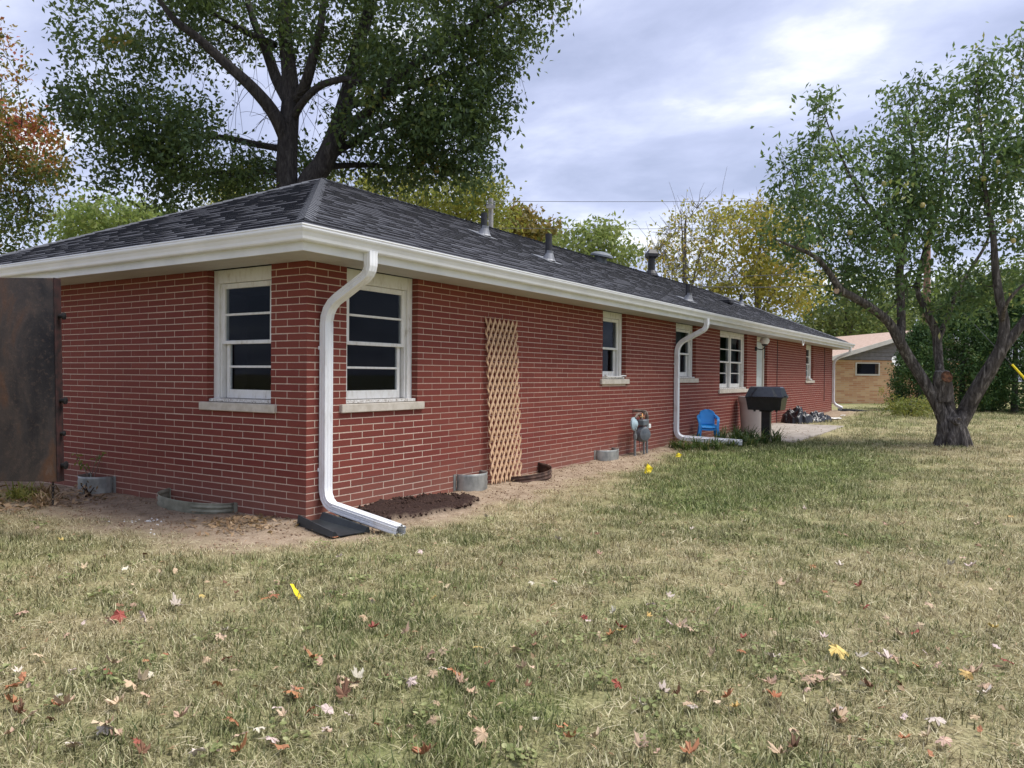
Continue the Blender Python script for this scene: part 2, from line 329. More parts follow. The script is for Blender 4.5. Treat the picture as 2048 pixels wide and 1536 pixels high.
class MB:
    """collects boxes, tubes, lathes, sheets; build() links them as one mesh object"""
    def __init__(s): s.V = []; s.F = []; s.T = []; s.n = 0
    def add(s, V, F, tone=0.0):
        V = np.asarray(V, float); s.V.append(V); s.F += [tuple(int(i)+s.n for i in f) for f in F]; s.T += [tone]*len(F); s.n += len(V); return s
    def box(s, a, b, tone=0.0, M3=None, o=None):
        x0, y0, z0 = a; x1, y1, z1 = b
        V = np.array([(x0, y0, z0), (x1, y0, z0), (x1, y1, z0), (x0, y1, z0), (x0, y0, z1), (x1, y0, z1), (x1, y1, z1), (x0, y1, z1)], float)
        if M3 is not None: V = V @ np.asarray(M3).T
        if o is not None: V = V + np.asarray(o)
        F = [(0, 3, 2, 1), (4, 5, 6, 7), (0, 1, 5, 4), (1, 2, 6, 5), (2, 3, 7, 6), (3, 0, 4, 7)]
        return s.add(V, F, tone)
    def bbox(s, a, b, e=.004, M3=None, o=None):
        """box with chamfered edges"""
        a = np.minimum(a, b).astype(float); b2 = np.maximum(a, b).astype(float); a = np.minimum(a, b2)
        e = min(e, *(0.45*(b2-a))); V = []
        for sx in (0, 1):
            for sy in (0, 1):
                for sz in (0, 1):
                    cn = np.array([(a, b2)[sx][0], (a, b2)[sy][1], (a, b2)[sz][2]]); sg = np.array([1-2*sx, 1-2*sy, 1-2*sz])
                    for ax in range(3):
                        p = cn + sg*e; p[ax] = cn[ax]; V.append(p)
        idx = lambda sx, sy, sz, ax: ((sx*2+sy)*2+sz)*3+ax
        F = []
        for q in (0, 1):
            F.append([idx(q, 0, 0, 0), idx(q, 1, 0, 0), idx(q, 1, 1, 0), idx(q, 0, 1, 0)])
            F.append([idx(0, q, 0, 1), idx(1, q, 0, 1), idx(1, q, 1, 1), idx(0, q, 1, 1)])
            F.append([idx(0, 0, q, 2), idx(1, 0, q, 2), idx(1, 1, q, 2), idx(0, 1, q, 2)])
        for p in (0, 1):
            for q in (0, 1):
                F.append([idx(0, p, q, 1), idx(1, p, q, 1), idx(1, p, q, 2), idx(0, p, q, 2)])
                F.append([idx(p, 0, q, 0), idx(p, 1, q, 0), idx(p, 1, q, 2), idx(p, 0, q, 2)])
                F.append([idx(p, q, 0, 0), idx(p, q, 1, 0), idx(p, q, 1, 1), idx(p, q, 0, 1)])
                for r in (0, 1): F.append([idx(p, q, r, 0), idx(p, q, r, 1), idx(p, q, r, 2)])
        V = np.array(V); cen = (a+b2)/2; F2 = []
        for f in F:
            P = V[f]; nn = np.cross(P[1]-P[0], P[2]-P[0])
            F2.append(f if nn @ (P.mean(0)-cen) > 0 else f[::-1])
        if M3 is not None: V = V @ np.asarray(M3).T
        if o is not None: V = V + np.asarray(o)
        return s.add(V, F2)
    def sweep(s, path, prof, hint=(0, 0, 1), cap=True, scales=None, closed=True, tone=0.0):
        path = np.asarray(path, float); prof = np.asarray(prof, float); k = len(prof); V = []
        T = np.gradient(path, axis=0); T /= np.linalg.norm(T, axis=1)[:, None]+1e-12
        a = np.cross(hint, T[0]); 
        if np.linalg.norm(a) < 1e-4: a = np.cross((1, .1, 0), T[0])
        a /= np.linalg.norm(a)
        for i, (p, t) in enumerate(zip(path, T)):
            a = a - t*(a @ t); a /= np.linalg.norm(a); b = np.cross(t, a); sc = 1 if scales is None else scales[i]
            V.append(p + (np.outer(prof[:, 0], a) + np.outer(prof[:, 1], b))*sc)
        V = np.concatenate(V); F = []
        for i in range(len(path)-1):
            for j in range(k if closed else k-1):
                F.append((i*k+j, i*k+(j+1) % k, (i+1)*k+(j+1) % k, (i+1)*k+j))
        if cap and closed: F += [tuple(range(k))[::-1], tuple(range((len(path)-1)*k, len(path)*k))]
        return s.add(V, F, tone)
    def tube(s, path, r, n=8, cap=True, tone=0.0):
        path = np.asarray(path, float); r = np.broadcast_to(np.asarray(r, float), (len(path),))
        an = np.linspace(0, 2*math.pi, n, endpoint=False)
        return s.sweep(path, np.c_[np.cos(an), np.sin(an)], cap=cap, scales=r, tone=tone)
    def lathe(s, prof, axis=(0, 0, 1), o=(0, 0, 0), n=16, tone=0.0):
        ax = np.array(axis, float); ax /= np.linalg.norm(ax); a = np.cross(ax, (0, 0, 1) if abs(ax[2]) < .9 else (1, 0, 0)); a /= np.linalg.norm(a); b = np.cross(ax, a)
        an = np.linspace(0, 2*math.pi, n, endpoint=False); V = []
        for rr, h in prof: V += [np.array(o)+ax*h+(a*math.cos(t)+b*math.sin(t))*rr for t in an]
        F = []
        for i in range(len(prof)-1):
            for j in range(n): F.append((i*n+j, i*n+(j+1) % n, (i+1)*n+(j+1) % n, (i+1)*n+j))
        F.append(tuple(range(n))[::-1]); F.append(tuple(range((len(prof)-1)*n, len(prof)*n)))
        return s.add(V, F, tone)
    def build(s, name, mat, parent=None, origin=None, smooth=False, tone=False, fix=False):
        V = np.concatenate(s.V); org = origin
        if org is None: org = ORG.get(parent.name) if parent is not None else np.array([(V[:, 0].min()+V[:, 0].max())/2, (V[:, 1].min()+V[:, 1].max())/2, V[:, 2].min()])
        me = mesh_from(name, V-np.asarray(org), s.F, mat, s.T if tone else None, smooth)
        if smooth:
            try: me.set_sharp_from_angle(angle=R_(40))
            except Exception: pass
        return link(bpy.data.objects.new(name, me), parent, org)
def arc_path(pts, rad, steps=6):
    """polyline with rounded corners"""
    pts = [np.asarray(p, float) for p in pts]; o = [pts[0]]
    for a, b, c in zip(pts, pts[1:], pts[2:]):
        d1 = (a-b)/np.linalg.norm(a-b); d2 = (c-b)/np.linalg.norm(c-b); r = min(rad, .45*np.linalg.norm(a-b), .45*np.linalg.norm(c-b))
        p0, p2 = b+d1*r, b+d2*r
        for t in np.linspace(0, 1, steps): o.append((1-t)**2*p0+2*t*(1-t)*b+t*t*p2)
    o.append(pts[-1]); return np.array(o)
# ------------------------------------------------------------------ ground
def soil_f(x, y):
    w = (fbm(x, y, 1.7)-.5)*.9 + (vnoise(x, y, 9)-.5)*.25
    left = sstep(-1.75, -.65, x+w*.9)*sstep(-1.0, -.25, y+w*.6)*(x < .4)
    wid = np.interp(x, [0, 2, 4, 6, 8, 10, 17, 19, 24.5], [.85, .85, .75, .55, .35, .3, .4, .8, .7])
    right = sstep(-wid-.55, -wid+.22, y+w*.6)*(x > -.4)*(x < 24.8)
    patch = np.exp(-(((x-2.9)/.8)**2+((y+1.3)/.35)**2))*.5*(vnoise(x, y, 6) > .35)
    return np.clip(np.maximum(np.maximum(left, right), patch), 0, 1)*(y < 7.2)
def mulch_f(x, y):
    w = (fbm(x, y, 3)-.5)*.7
    return sstep(.25, -.1, (((x-1.05)/.85)**2+((y+.38)/.36)**2)-1+w*1.6)*(y < .0)
def green_f(x, y):
    g = np.exp(-(((x-7.5)/3.6)**2+((y+2.3)/1.5)**2))*1.15 + np.exp(-(((x-3.9)/1.6)**2+((y+3.0)/.9)**2))*.25
    n = fbm(x, y, .55); n2 = fbm(x+31, y-7, 1.6)
    g = g + sstep(.40, .72, n)*.22 + sstep(.46, .74, n2)*.30 + .16
    g = g + .18*sstep(16, 24, x) - .25*np.exp(-(((x-11.5)/2.2)**2+((y+4.5)/1.6)**2))
    near = np.exp(-(((x+1.7)/1.9)**2+((y+3.6)/2.0)**2)); g = g + near*.16
    wd_ = np.where(x < 0, np.hypot(x, np.minimum(y, 0)*.9), -y)       # distance from the walls
    g = g - .55*np.exp(-(wd_/1.25)**2)*(x < 4.5) - .12*np.exp(-(((x+2.2)/1.6)**2+((y-.2)/2.2)**2))
    return np.clip(g-.02, 0, 1)
def gz(x, y):
    z = rise(x) + (fbm(x, y, .5)-.5)*.05 + (vnoise(x, y, 5)-.5)*.015
    z = z + .035*sstep(-.7, -.05, y)*(x > .5)*(x < 10) 
    z = z - .02*np.exp(-(((x+.3)/.6)**2+((y+.5)/.6)**2))
    return z
xs = np.unique(np.r_[-400, -200, -100, -60, -40, -28, -20, -15, -12, np.arange(-10, -3, .16), np.arange(-3, 11, .065), np.arange(11, 27, .2), np.arange(27, 46, 1.2), 50, 60, 80, 120, 200, 400])
ys = np.unique(np.r_[-400, -200, -120, -80, -50, -35, -25, -18, -14, np.arange(-11, -7, .25), np.arange(-7, -3, .12), np.arange(-3, .6, .06), np.arange(.6, 5, .12), np.arange(5, 12, .6), 14, 18, 25, 35, 50, 80, 120, 200, 400])
X, Y = np.meshgrid(xs, ys, indexing='ij')
so_ = soil_f(X, Y); mu_ = mulch_f(X, Y); gr_ = green_f(X, Y)
Z = gz(X, Y) - .012*(1-so_)*0 + mu_*(.02+.05*vnoise(X, Y, 12)) + so_*(vnoise(X, Y, 11)-.5)*.02
Z = np.where((X > .12) & (Y > .12) & (X < 23.9) & (Y < 6.3), -.25, Z)
nx, ny = len(xs), len(ys); I = np.arange(nx*ny).reshape(nx, ny)
F = np.stack([I[:-1, :-1], I[1:, :-1], I[1:, 1:], I[:-1, 1:]], -1).reshape(-1, 4)
me = mesh_from('ground', np.stack([X, Y, Z], -1).reshape(-1, 3), F, 'ground', smooth=True, attrs={'soil': so_.ravel(), 'mulch': mu_.ravel(), 'green': gr_.ravel()})
tag(link(bpy.data.objects.new('ground', me)), kind='structure')

# patio slab
mb = MB(); mb.bbox((10.85, -1.72, -.12), (16.2, -.004, .10), .012)
for v_ in mb.V: v_[:, 2] += (v_[:, 0]-13.5)*.0085
pat = tag(mb.build('patio', 'concrete'), kind='structure')

# ------------------------------------------------------------------ brick house
CH = .0651; LB = .3048; JT = .0088; HX, HY, ZT = 24.0, 6.4, 36*.0651    # course, brick module, joint, length, depth, wall top
house = thing('brick_house', 'long single-storey red brick house with charcoal hip roof and white gutters', 'house')
# openings (along the wall, sill height, top)
opR = [(.49, 1.53, 1.055), (5.93, 6.78, 1.29), (9.0, 10.10, 1.30), (11.6, 13.64, 1.06), (14.46, 15.45, .12), (19.9, 20.93, 1.245)]
opL = [(.47, 1.40, 1.055)]
SB = 1                                                         # sills fill one course + bit below the opening
def wallpt(w, s, nn, z): return (s, -nn, z) if w == 'R' else (-nn, s, z)   # nn: outward
def wbox(mb, w, s0, s1, n0, n1, z0, z1, tone=0.0):
    a = np.array(wallpt(w, s0, n0, z0)); b = np.array(wallpt(w, s1, n1, z1))
    mb.box(np.minimum(a, b), np.maximum(a, b), tone)
def wbb(mb, w, s0, s1, n0, n1, z0, z1, e=.004):
    a = np.array(wallpt(w, s0, n0, z0)); b = np.array(wallpt(w, s1, n1, z1)); mb.bbox(np.minimum(a, b), np.maximum(a, b), e)
walls = {}
for w, L, ops in (('R', HX, opR), ('L', HY, opL)):
    mb = MB(); s = .005 if w == 'R' else .2; nrec = -.0025
    for (a, b, zs) in ops:
        wbox(mb, w, s, a-.003, nrec, -.2, -.25, ZT); wbox(mb, w, a-.003, b+.003, nrec, -.2, -.25, zs-.075); s = b+.003
    wbox(mb, w, s, L-.005, nrec, -.2, -.25, ZT)
    walls[w] = mb.build('wall', 'mortar', house)
mb = MB(); mb.box((HX-.2, .2, -.25), (HX, HY, ZT)); mb.box((.2, HY-.2, -.25), (HX-.2, HY, ZT)); mb.build('rear_wall', 'mortar', house)
mb = MB(); mb.box((.2, .2, -.24), (HX-.2, HY-.2, -.1)); mb.box((.2, .2, ZT-.03), (HX-.2, HY-.2, ZT+.02)); mb.box((.21, 3.0, -.1), (HX-.21, 3.08, ZT-.03)); mb.box((1.75, .21, -.1), (1.8, 3.0, ZT-.03)); mb.build('interior', 'room_dark', house)

bricks = []                                                     # (wall, s0, s1, course)
for w, L, ops in (('R', HX, opR), ('L', HY, opL)):
    for k in range(0, 36):
        z0, z1 = k*CH+JT/2, (k+1)*CH-JT/2
        odd = k % 2 == 1
        first = (4 if odd else 10)*.0254 if w == 'R' else (10 if odd else 4)*.0254
        edges = [0.0]; s = first
        while s < L-.06: edges.append(s); s += LB
        edges.append(L)
        for a, b in zip(edges, edges[1:]):
            if a == 0.0 and (w == 'R') == odd: continue         # that corner brick belongs to the other wall
            segs = [(a+(0 if a == 0 else JT/2), b-(0 if b == L else JT/2))]
            for (o0, o1, zs) in ops:
                if (k+1)*CH <= zs-.078+.02: continue
                ns = []
                for (p, q) in segs:
                    if q <= o0 or p >= o1: ns.append((p, q)); continue
                    if o0-p > .004: ns.append((p, o0))
                    if q-o1 > .004: ns.append((o1, q))
                segs = ns
            for (p, q) in segs: bricks.append((w, p, q, k))
def brick_area(b):
    w, p, q, k = b
    P = []
    for s in (p, q):
        d = np.array(wallpt(w, s, 0, (k+.5)*CH))-CAM; z = d @ FW
        P.append(((d @ RT)/z, 1/z))
    x = 1024+FPX*(P[0][0]+P[1][0])/2
    if x < 125 or x > 2040: return 0
    if w == 'R' and 2.75 < p < 3.3: return 0                      # behind the trellis
    return abs(P[0][0]-P[1][0])*(P[0][1]+P[1][1])
ordr = sorted(range(len(bricks)), key=lambda i: -brick_area(bricks[i]))
single = set(ordr[:300])
bmesh_cache = {}
rest = {'R': MB(), 'L': MB()}
BD = .0965
for i, (w, p, q, k) in enumerate(bricks):
    ln = round(q-p, 3); z0, z1 = k*CH+JT/2, (k+1)*CH-JT/2
    dp = BD if not (p == 0.0) else BD
    jit = rng.normal(0, .0006)
    if i in single:
        key = (w, ln)
        if key not in bmesh_cache:
            m0 = MB(); a = np.array(wallpt(w, 0, 0, 0)); b = np.array(wallpt(w, ln, -dp, z1-z0)); m0.bbox(np.minimum(a, b), np.maximum(a, b), .0022)
            bmesh_cache[key] = mesh_from('brick', np.concatenate(m0.V), m0.F, 'brick')
        link(bpy.data.objects.new('brick', bmesh_cache[key]), walls[w], wallpt(w, p, jit, z0+rng.normal(0, .0005)))
    else:
        wbox(rest[w], w, p, q, jit, -dp, z0, z1, tone=float(rng.random()))
for w in 'RL':
    o = rest[w].build('brickwork', 'brick', walls[w], tone=True); o['kind'] = 'stuff'

# ---- eaves
OV = .50
def ring(off, z, full=True):
    """corner points of the eaves path at an outward offset from the walls"""
    return [(HX+off, HY+off, z), (HX+off, -off, z), (-off, -off, z), (-off, HY+off, z)]
def eave_profile(name, prof, mat, parent, smooth=False):
    """closed profile (outward, z) run round the eaves with mitred corners, one part per side"""
    k = len(prof); obs = []
    R4 = [np.array([p for p in ring(o, z)]) for o, z in prof]     # k x 4 x 3
    for sgm in range(4):
        a, b = sgm, (sgm+1) % 4
        V = np.concatenate([[R4[j][a] for j in range(k)], [R4[j][b] for j in range(k)]])
        F_ = [(j, (j+1) % k, k+(j+1) % k, k+j) for j in range(k)] + [tuple(range(k))[::-1], tuple(range(k, 2*k))]
        m = MB(); m.add(V, F_); obs.append(m.build(name, mat, parent, smooth=smooth))
    return obs
FB = 2.312
roof = thing('roof', None, None); roof.parent = house
fas = eave_profile('fascia', [(OV, FB), (OV+.022, FB), (OV+.022, 2.50), (OV, 2.50)], 'fascia_white', roof)
# soffit boards run along the eaves
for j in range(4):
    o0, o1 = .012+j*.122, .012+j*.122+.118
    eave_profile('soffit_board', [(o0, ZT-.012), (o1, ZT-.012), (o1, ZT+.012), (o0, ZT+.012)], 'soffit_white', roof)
eave_profile('soffit_backing', [(.0, ZT+.013), (OV-.003, ZT+.013), (OV-.003, ZT+.03), (.0, ZT+.03)], 'room_dark', roof)
GT = 2.50; gz0 = OV+.0225
gut = eave_profile('gutter', [(gz0, GT-.008), (gz0, GT-.118), (gz0+.062, GT-.118), (gz0+.070, GT-.108), (gz0+.076, GT-.085), (gz0+.090, GT-.058), (gz0+.104, GT-.042), (gz0+.110, GT-.030), (gz0+.110, GT-.014), (gz0+.116, GT-.010), (gz0+.116, GT), (gz0+.100, GT), (gz0+.096, GT-.03), (gz0+.08, GT-.055), (gz0+.064, GT-.1), (gz0+.008, GT-.1), (gz0+.008, GT-.008)], 'white_metal', house)

# ---- roof : stepped shingle courses with tabs
RY, RZ0 = 3.2, 2.505; SLP = (4.145-2.505)/(RY+OV+.05)           # rise per metre
E0 = -(OV+.06)
def zroof(run): return RZ0 + run*SLP                            # run from the eave edge
RUN = RY-E0; EXPO = .133; NC = int(RUN/EXPO)
ex0, ex1, ey0, ey1 = E0, HX-E0, E0, HY-E0
mb = MB()
def slope_pt(side, s, run, lift):
    z = zroof(run)+lift
    if side == 'S': return (s, ey0+run, z)
    if side == 'N': return (s, ey1-run, z)
    if side == 'W': return (ex0+run, s, z)
    return (ex1-run, s, z)
deck = MB()
ap0, ap1 = (ex0+RUN, RY, zroof(RUN)), (ex1-RUN, RY, zroof(RUN))
c4 = [(ex0, ey0, RZ0), (ex1, ey0, RZ0), (ex1, ey1, RZ0), (ex0, ey1, RZ0)]
low = -.02
V = [(p[0], p[1], p[2]+low) for p in c4] + [(ap0[0], ap0[1], ap0[2]+low), (ap1[0], ap1[1], ap1[2]+low)]
deck.add(V, [(0, 1, 5, 4), (1, 2, 5), (2, 3, 4, 5), (3, 0, 4), (3, 2, 1, 0)]); deck.build('deck', 'shingle', roof)
for side, Ls in (('S', (ex0, ex1)), ('W', (ey0, ey1)), ('N', (ex0, ex1)), ('E', (ey0, ey1))):
    for k in range(NC):
        r0, r1 = k*EXPO, min(RUN, (k+1)*EXPO+.02); a, b = Ls[0]+r0, Ls[1]-r0
        s = a-rng.random()*.3; fine = side in 'SW'; row = rng.normal(0, .09)
        while s < b:
            w_ = rng.uniform(.09, .24) if fine else 2.0
            p, q = max(a, s), min(b, s+w_-.004); s += w_
            if q-p < .015: continue
            th = .012+.009*(rng.random() < .5)
            q1 = min(q, Ls[1]-r1); p1 = max(p, Ls[0]+r1)
            if q1 <= p1: p1 = q1 = min(max(p, Ls[0]+r1), Ls[1]-r1)
            V = [slope_pt(side, p, r0, th-.004), slope_pt(side, q, r0, th-.004), slope_pt(side, q1, r1, -.002), slope_pt(side, p1, r1, -.002), slope_pt(side, p, r0, -.012), slope_pt(side, q, r0, -.012)]
            tn = float(np.clip(rng.normal(.45, .13)+row+(.10 if th > .015 else -.08), 0, 1))
            mb.add(V, [(0, 1, 2, 3), (4, 5, 1, 0), (1, 5, 2), (4, 0, 3)], tn); mb.T[-3:] = [0.0]*3  # edge faces darkest: dark asphalt edges plus course shadow lines painted into the tone
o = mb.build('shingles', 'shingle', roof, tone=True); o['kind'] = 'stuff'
# hip and ridge caps, one piece each
def caps(p0, p1, wdir, name, step=.14):
    p0, p1 = np.array(p0), np.array(p1); L = np.linalg.norm(p1-p0); t = (p1-p0)/L; n_ = int(L/step)
    ln = .27; hw = .135
    m0 = MB(); secs = []
    for f in (-1, -.5, 0, .5, 1):
        secs.append((f*hw, -.19*abs(f)**1.4*hw/.135*wdir))
    prof0 = [np.array((0, a, b+.026)) for a, b in secs]; prof1 = [np.array((ln, a, b+.014)) for a, b in secs]
    Vv = prof0+prof1+[p-np.array((0, 0, .012)) for p in prof0]; F_ = [(i, i+1, 6+i, 5+i) for i in range(4)]+[(10+i, 11+i, 1+i, i) for i in range(4)]
    side = np.cross((0, 0, 1), t); side /= np.linalg.norm(side); up = np.cross(t, side)
    Mx = np.stack([t, side, up], 1); Vv = np.array(Vv) @ Mx.T
    me = mesh_from(name, Vv, [f[::-1] for f in F_], 'shingle_cap')
    for i in range(2, n_): link(bpy.data.objects.new(name, me), roof, p0+t*step*i)
S2 = (0, 0, .0)
caps(c4[0], ap0, .45, 'hip_cap'); caps(c4[1], ap1, .45, 'hip_cap', .16); caps(c4[3], ap0, .45, 'hip_cap', .16)
mbr = MB()
for i in range(int((ap1[0]-ap0[0])/.16)):
    x = ap0[0]+.16*i; z = ap0[2]
    mbr.add([(x, RY-.13, z-.03), (x, RY, z+.028), (x, RY+.13, z-.03), (x+.2, RY-.13, z-.045), (x+.2, RY, z+.012), (x+.2, RY+.13, z-.045), (x, RY-.13, z-.05), (x, RY+.13, z-.05)], [(0, 3, 4, 1), (1, 4, 5, 2), (6, 0, 1), (7, 1, 2)], .5)
mbr.build('ridge_caps', 'shingle_cap', roof)['kind'] = 'stuff'
# vents on the roof
def roofray(px, py):
    d = ray(px, py); t = (RZ0+SLP*(CAM[1]-ey0)-CAM[2])/(d[2]-SLP*d[1]); return CAM+d*t
def pipe_vent(px, py, hgt, r):
    p = roofray(px, py); nrm = np.array((0, -SLP, 1)); nrm /= np.linalg.norm(nrm)
    m = MB(); m.tube([p+(0, 0, -.1), p+(0, 0, hgt)], r, 14); v = m.build('vent_pipe', 'vent_black', roof, smooth=True)
    m = MB(); m.lathe([(r*2.3, .006), (r*1.9, .03), (r*1.12, .12), (r*1.1, .16)], (0, -.15, 1), p, 16)
    a = np.array((1, 0, 0)); b = np.cross(nrm, a); m.box((-r*3.6, -r*3.6, .008), (r*3.6, r*3.6, .018), M3=np.stack([a, b, nrm], 1), o=p+b*r*.8)
    m.build('flashing', 'lead_flashing', roof)
pipe_vent(968, 472, .36, .052); pipe_vent(1097, 522, .42, .052); pipe_vent(1376, 602, .34, .05); pipe_vent(1482, 611, .34, .05)
p = np.array((15.0, 3.0, zroof(3.0-ey0)))
m = MB(); m.tube([p+(0, 0, -.1), p+(0, 0, .46)], .10, 16); m.lathe([(.19, -.02), (.17, .04), (.115, .13)], (0, 0, 1), p, 16)
m.lathe([(.11, .44), (.20, .50), (.20, .58), (.10, .69), (.02, .71)], (0, 0, 1), p, 4); m.build('flue_cap', 'vent_black', roof)
p = np.array((11.4, 2.75, zroof(2.75-ey0)))
m = MB(); m.lathe([(.14, -.05), (.14, .12), (.15, .13)], (0, 0, 1), p, 16); m.lathe([(.27, .12), (.26, .16), (.18, .21), (.05, .235)], (0, -.2, 1), p, 18); m.build('roof_vent', 'gas_grey', roof, smooth=True)
for px, py in ((1452, 606),):
    p = roofray(px, py); m = MB(); m.bbox((-.18, -.18, -.03), (.18, .18, .10), .03, o=p); m.build('roof_vent', 'vent_black', roof)

# ---- windows
def window(w, s0, s1, zs, cols, rows, ztop=ZT-.004, curt=None, frieze=.13, lower=True):
    """double-hung window in a brick opening; rows of panes per sash"""
    rec = -.095
    m = MB(); cw = .075
    wbb(m, w, s0+.002, s0+cw, rec+.02, rec-.09, zs, ztop); wbb(m, w, s1-cw, s1-.002, rec+.02, rec-.09, zs, ztop)
    wbb(m, w, s0+cw+.001, s1-cw-.001, rec+.018, rec-.09, ztop-frieze, ztop)
    wbb(m, w, s0+cw+.001, s0+cw+.022, rec-.004, rec-.088, zs+.03, ztop-frieze-.001); wbb(m, w, s1-cw-.022, s1-cw-.001, rec-.004, rec-.088, zs+.03, ztop-frieze-.001)
    fr = m.build('window', 'old_paint', house)
    m = MB(); wbb(m, w, s0+.004, s1-.004, -.018, rec-.09, zs-.004, zs+.026); m.build('stool', 'peeled_sill', fr)
    m = MB(); wbb(m, w, s0-.085, s1+.085, .035, -.09, zs-.088, zs-.008, .006); m.build('sill', 'limestone', fr)
    a0, a1 = s0+cw+.022, s1-cw-.022; zb, zt = zs+.03, ztop-frieze-.004; zm = (zb+zt)/2-.012
    wid = (a1-a0-(cols-1)*.07)/cols
    for c_ in range(cols):
        p = a0+c_*(wid+.07); q = p+wid
        if c_ < cols-1:
            m = MB(); wbb(m, w, q, q+.07, rec+.012, rec-.09, zb, zt); m.build('mullion', 'old_paint', fr)
        for sash, (za, zc, d0) in enumerate(((zb, zm+.02, rec-.047), (zm-.02, zt, rec-.006))):
            st = .042; bot = .085 if sash == 0 else .035; top = .035 if sash == 0 else .05; ins = .018 if sash == 0 else 0
            m = MB(); P, Q = p+ins, q-ins
            wbb(m, w, P, P+st, d0, d0-.036, za, zc); wbb(m, w, Q-st, Q, d0, d0-.036, za, zc)
            wbb(m, w, P+st, Q-st, d0-.001, d0-.035, za, za+bot); wbb(m, w, P+st, Q-st, d0-.001, d0-.035, zc-top, zc)
            g0, g1 = za+bot, zc-top; hgt = (g1-g0-(rows-1)*.022)/rows
            for r_ in range(rows-1): wbb(m, w, P+st, Q-st, d0-.004, d0-.030, g0+(r_+1)*hgt+r_*.022, g0+(r_+1)*(hgt+.022), .003)
            m.build('sash', 'white_metal' if False else 'old_paint', fr)
            for r_ in range(rows):
                z0 = g0+r_*(hgt+.022); m = MB(); wbox(m, w, P+st-.004, Q-st+.004, d0-.016, d0-.020, z0-.003, z0+hgt+.003); m.build('pane', 'window_glass', fr)
    if curt:
        for (c0, c1) in curt:
            m = MB(); n_ = 24; V = []
            for i in range(n_+1):
                s = c0+(c1-c0)*i/n_; dd = -.30+.02*math.sin(i*1.9)
                V += [wallpt(w, s, dd, zs+.02), wallpt(w, s, dd, ZT-.1)]
            m.add(V, [(2*i, 2*i+2, 2*i+3, 2*i+1) for i in range(n_)]); m.build('curtain', 'curtain', fr)
    return fr
window('L', .47, 1.40, 1.055, 1, 2)
window('R', .49, 1.53, 1.055, 1, 2)
window('R', 5.93, 6.78, 1.29, 1, 1, frieze=.10)
window('R', 9.0, 10.10, 1.30, 1, 1, frieze=.10, curt=[(9.3, 10.3)])
window('R', 11.6, 13.64, 1.06, 2, 2, frieze=.08, curt=[(12.1, 12.5), (13.0, 13.7)])
window('R', 19.9, 20.93, 1.245, 1, 2, frieze=.10)
# back door behind its brick reveal
m = MB(); wbb(m, 'R', 14.465, 14.54, -.075, -.18, .12, ZT-.004); wbb(m, 'R', 15.37, 15.445, -.075, -.18, .12, ZT-.004); wbb(m, 'R', 14.541, 15.369, -.077, -.18, ZT-.12, ZT-.004)
dr = m.build('door', 'trim_cream', house)
m = MB(); wbb(m, 'R', 14.55, 15.36, -.11, -.15, .14, ZT-.13)
for i in range(9): wbb(m, 'R', 14.63, 15.28, -.10, -.112, .22+i*.225, .40+i*.225, .006)
m.build('door_panel', 'door_pale', dr)
m = MB(); m.tube([wallpt('R', 15.27, -.11, 1.02), wallpt('R', 15.27, -.05, 1.02)], .02, 10); m.build('handle', 'brass', dr)
# ---- downspouts
def ds_prof(a=.05, b=.038):
    P = []
    for (x0, y0), (x1, y1) in (((-a, -b), (a, -b)), ((a, -b), (a, b)), ((a, b), (-a, b)), ((-a, b), (-a, -b))):
        d = np.array((x1-x0, y1-y0)); nrm = np.array((d[1], -d[0]))/np.linalg.norm(d)
        for t, dep in ((.04, 0), (.2, 0), (.26, -.004), (.34, -.004), (.40, 0), (.60, 0), (.66, -.004), (.74, -.004), (.80, 0), (.96, 0)):
            P.append(np.array((x0, y0))+d*t+nrm*dep)
    return np.array(P)
def downspout(x, pts, name='downspout'):
    path = arc_path(pts, .16, 9); sc = np.ones(len(path))
    for i in range(1, len(path)-1):
        if 0 < (i-1) % 9 < 8 and i % 2: sc[i] = .955
    m = MB(); m.sweep(path, ds_prof(), hint=(0, 1, 0), scales=sc, cap=False)
    pr = ds_prof()*.93; m.sweep(path[-2:], pr, hint=(0, 1, 0), cap=False)
    return m.build(name, 'downspout_white', house, smooth=False)
gy = -(OV+.06)
downspout(.2, [(.21, gy, GT-.10), (.21, gy, 2.21), (.19, -.047, 1.93), (.19, -.047, .15), (.03, -1.08, .055)])
downspout(9., [(9.06, gy, GT-.10), (9.06, gy, 2.21), (8.95, -.047, 1.93), (8.95, -.047, .20), (9.35, -1.15, .14)])
downspout(24., [(24.12, gy, GT-.10), (24.12, gy, 2.21), (24.02, -.047, 1.93), (24.02, -.047, .42), (24.2, -.30, .28)])
for x in (.19, 8.95, 24.02):
    m = MB()
    for z in (1.55, .45): m.box((x-.056, -.012, z), (x+.056, -.001, z+.03))
    m.build('strap', 'downspout_white', house)
# cables down the wall, hook ring on the fascia
for x, z0, ztop in ((16.4, .1, ZT-.02), (22.6, .55, ZT-.02)):
    m = MB(); m.tube([(x+.01*math.sin(i*.9), -.013, ztop-(ztop-z0)*i/10) for i in range(11)], .008, 6); m.build('cable', 'cable_black', house)
p = plane(1606, 684, 1, -(OV+.03)); an = np.linspace(.3, 2*math.pi-.3, 18)
m = MB(); m.tube([p+np.array((.09*math.sin(t), 0, .09*math.cos(t))) for t in an], .014, 8); m.build('hook_ring', 'white_metal', house)
#@@OBJECTS
# ------------------------------------------------------------------ things against the house and in the yard
def rotz(a): c_, s_ = math.cos(a), math.sin(a); return np.array(((c_, -s_, 0), (s_, c_, 0), (0, 0, 1)))
def gp(x, y, dz=0.0): return np.array((x, y, float(gz(x, y))+dz))

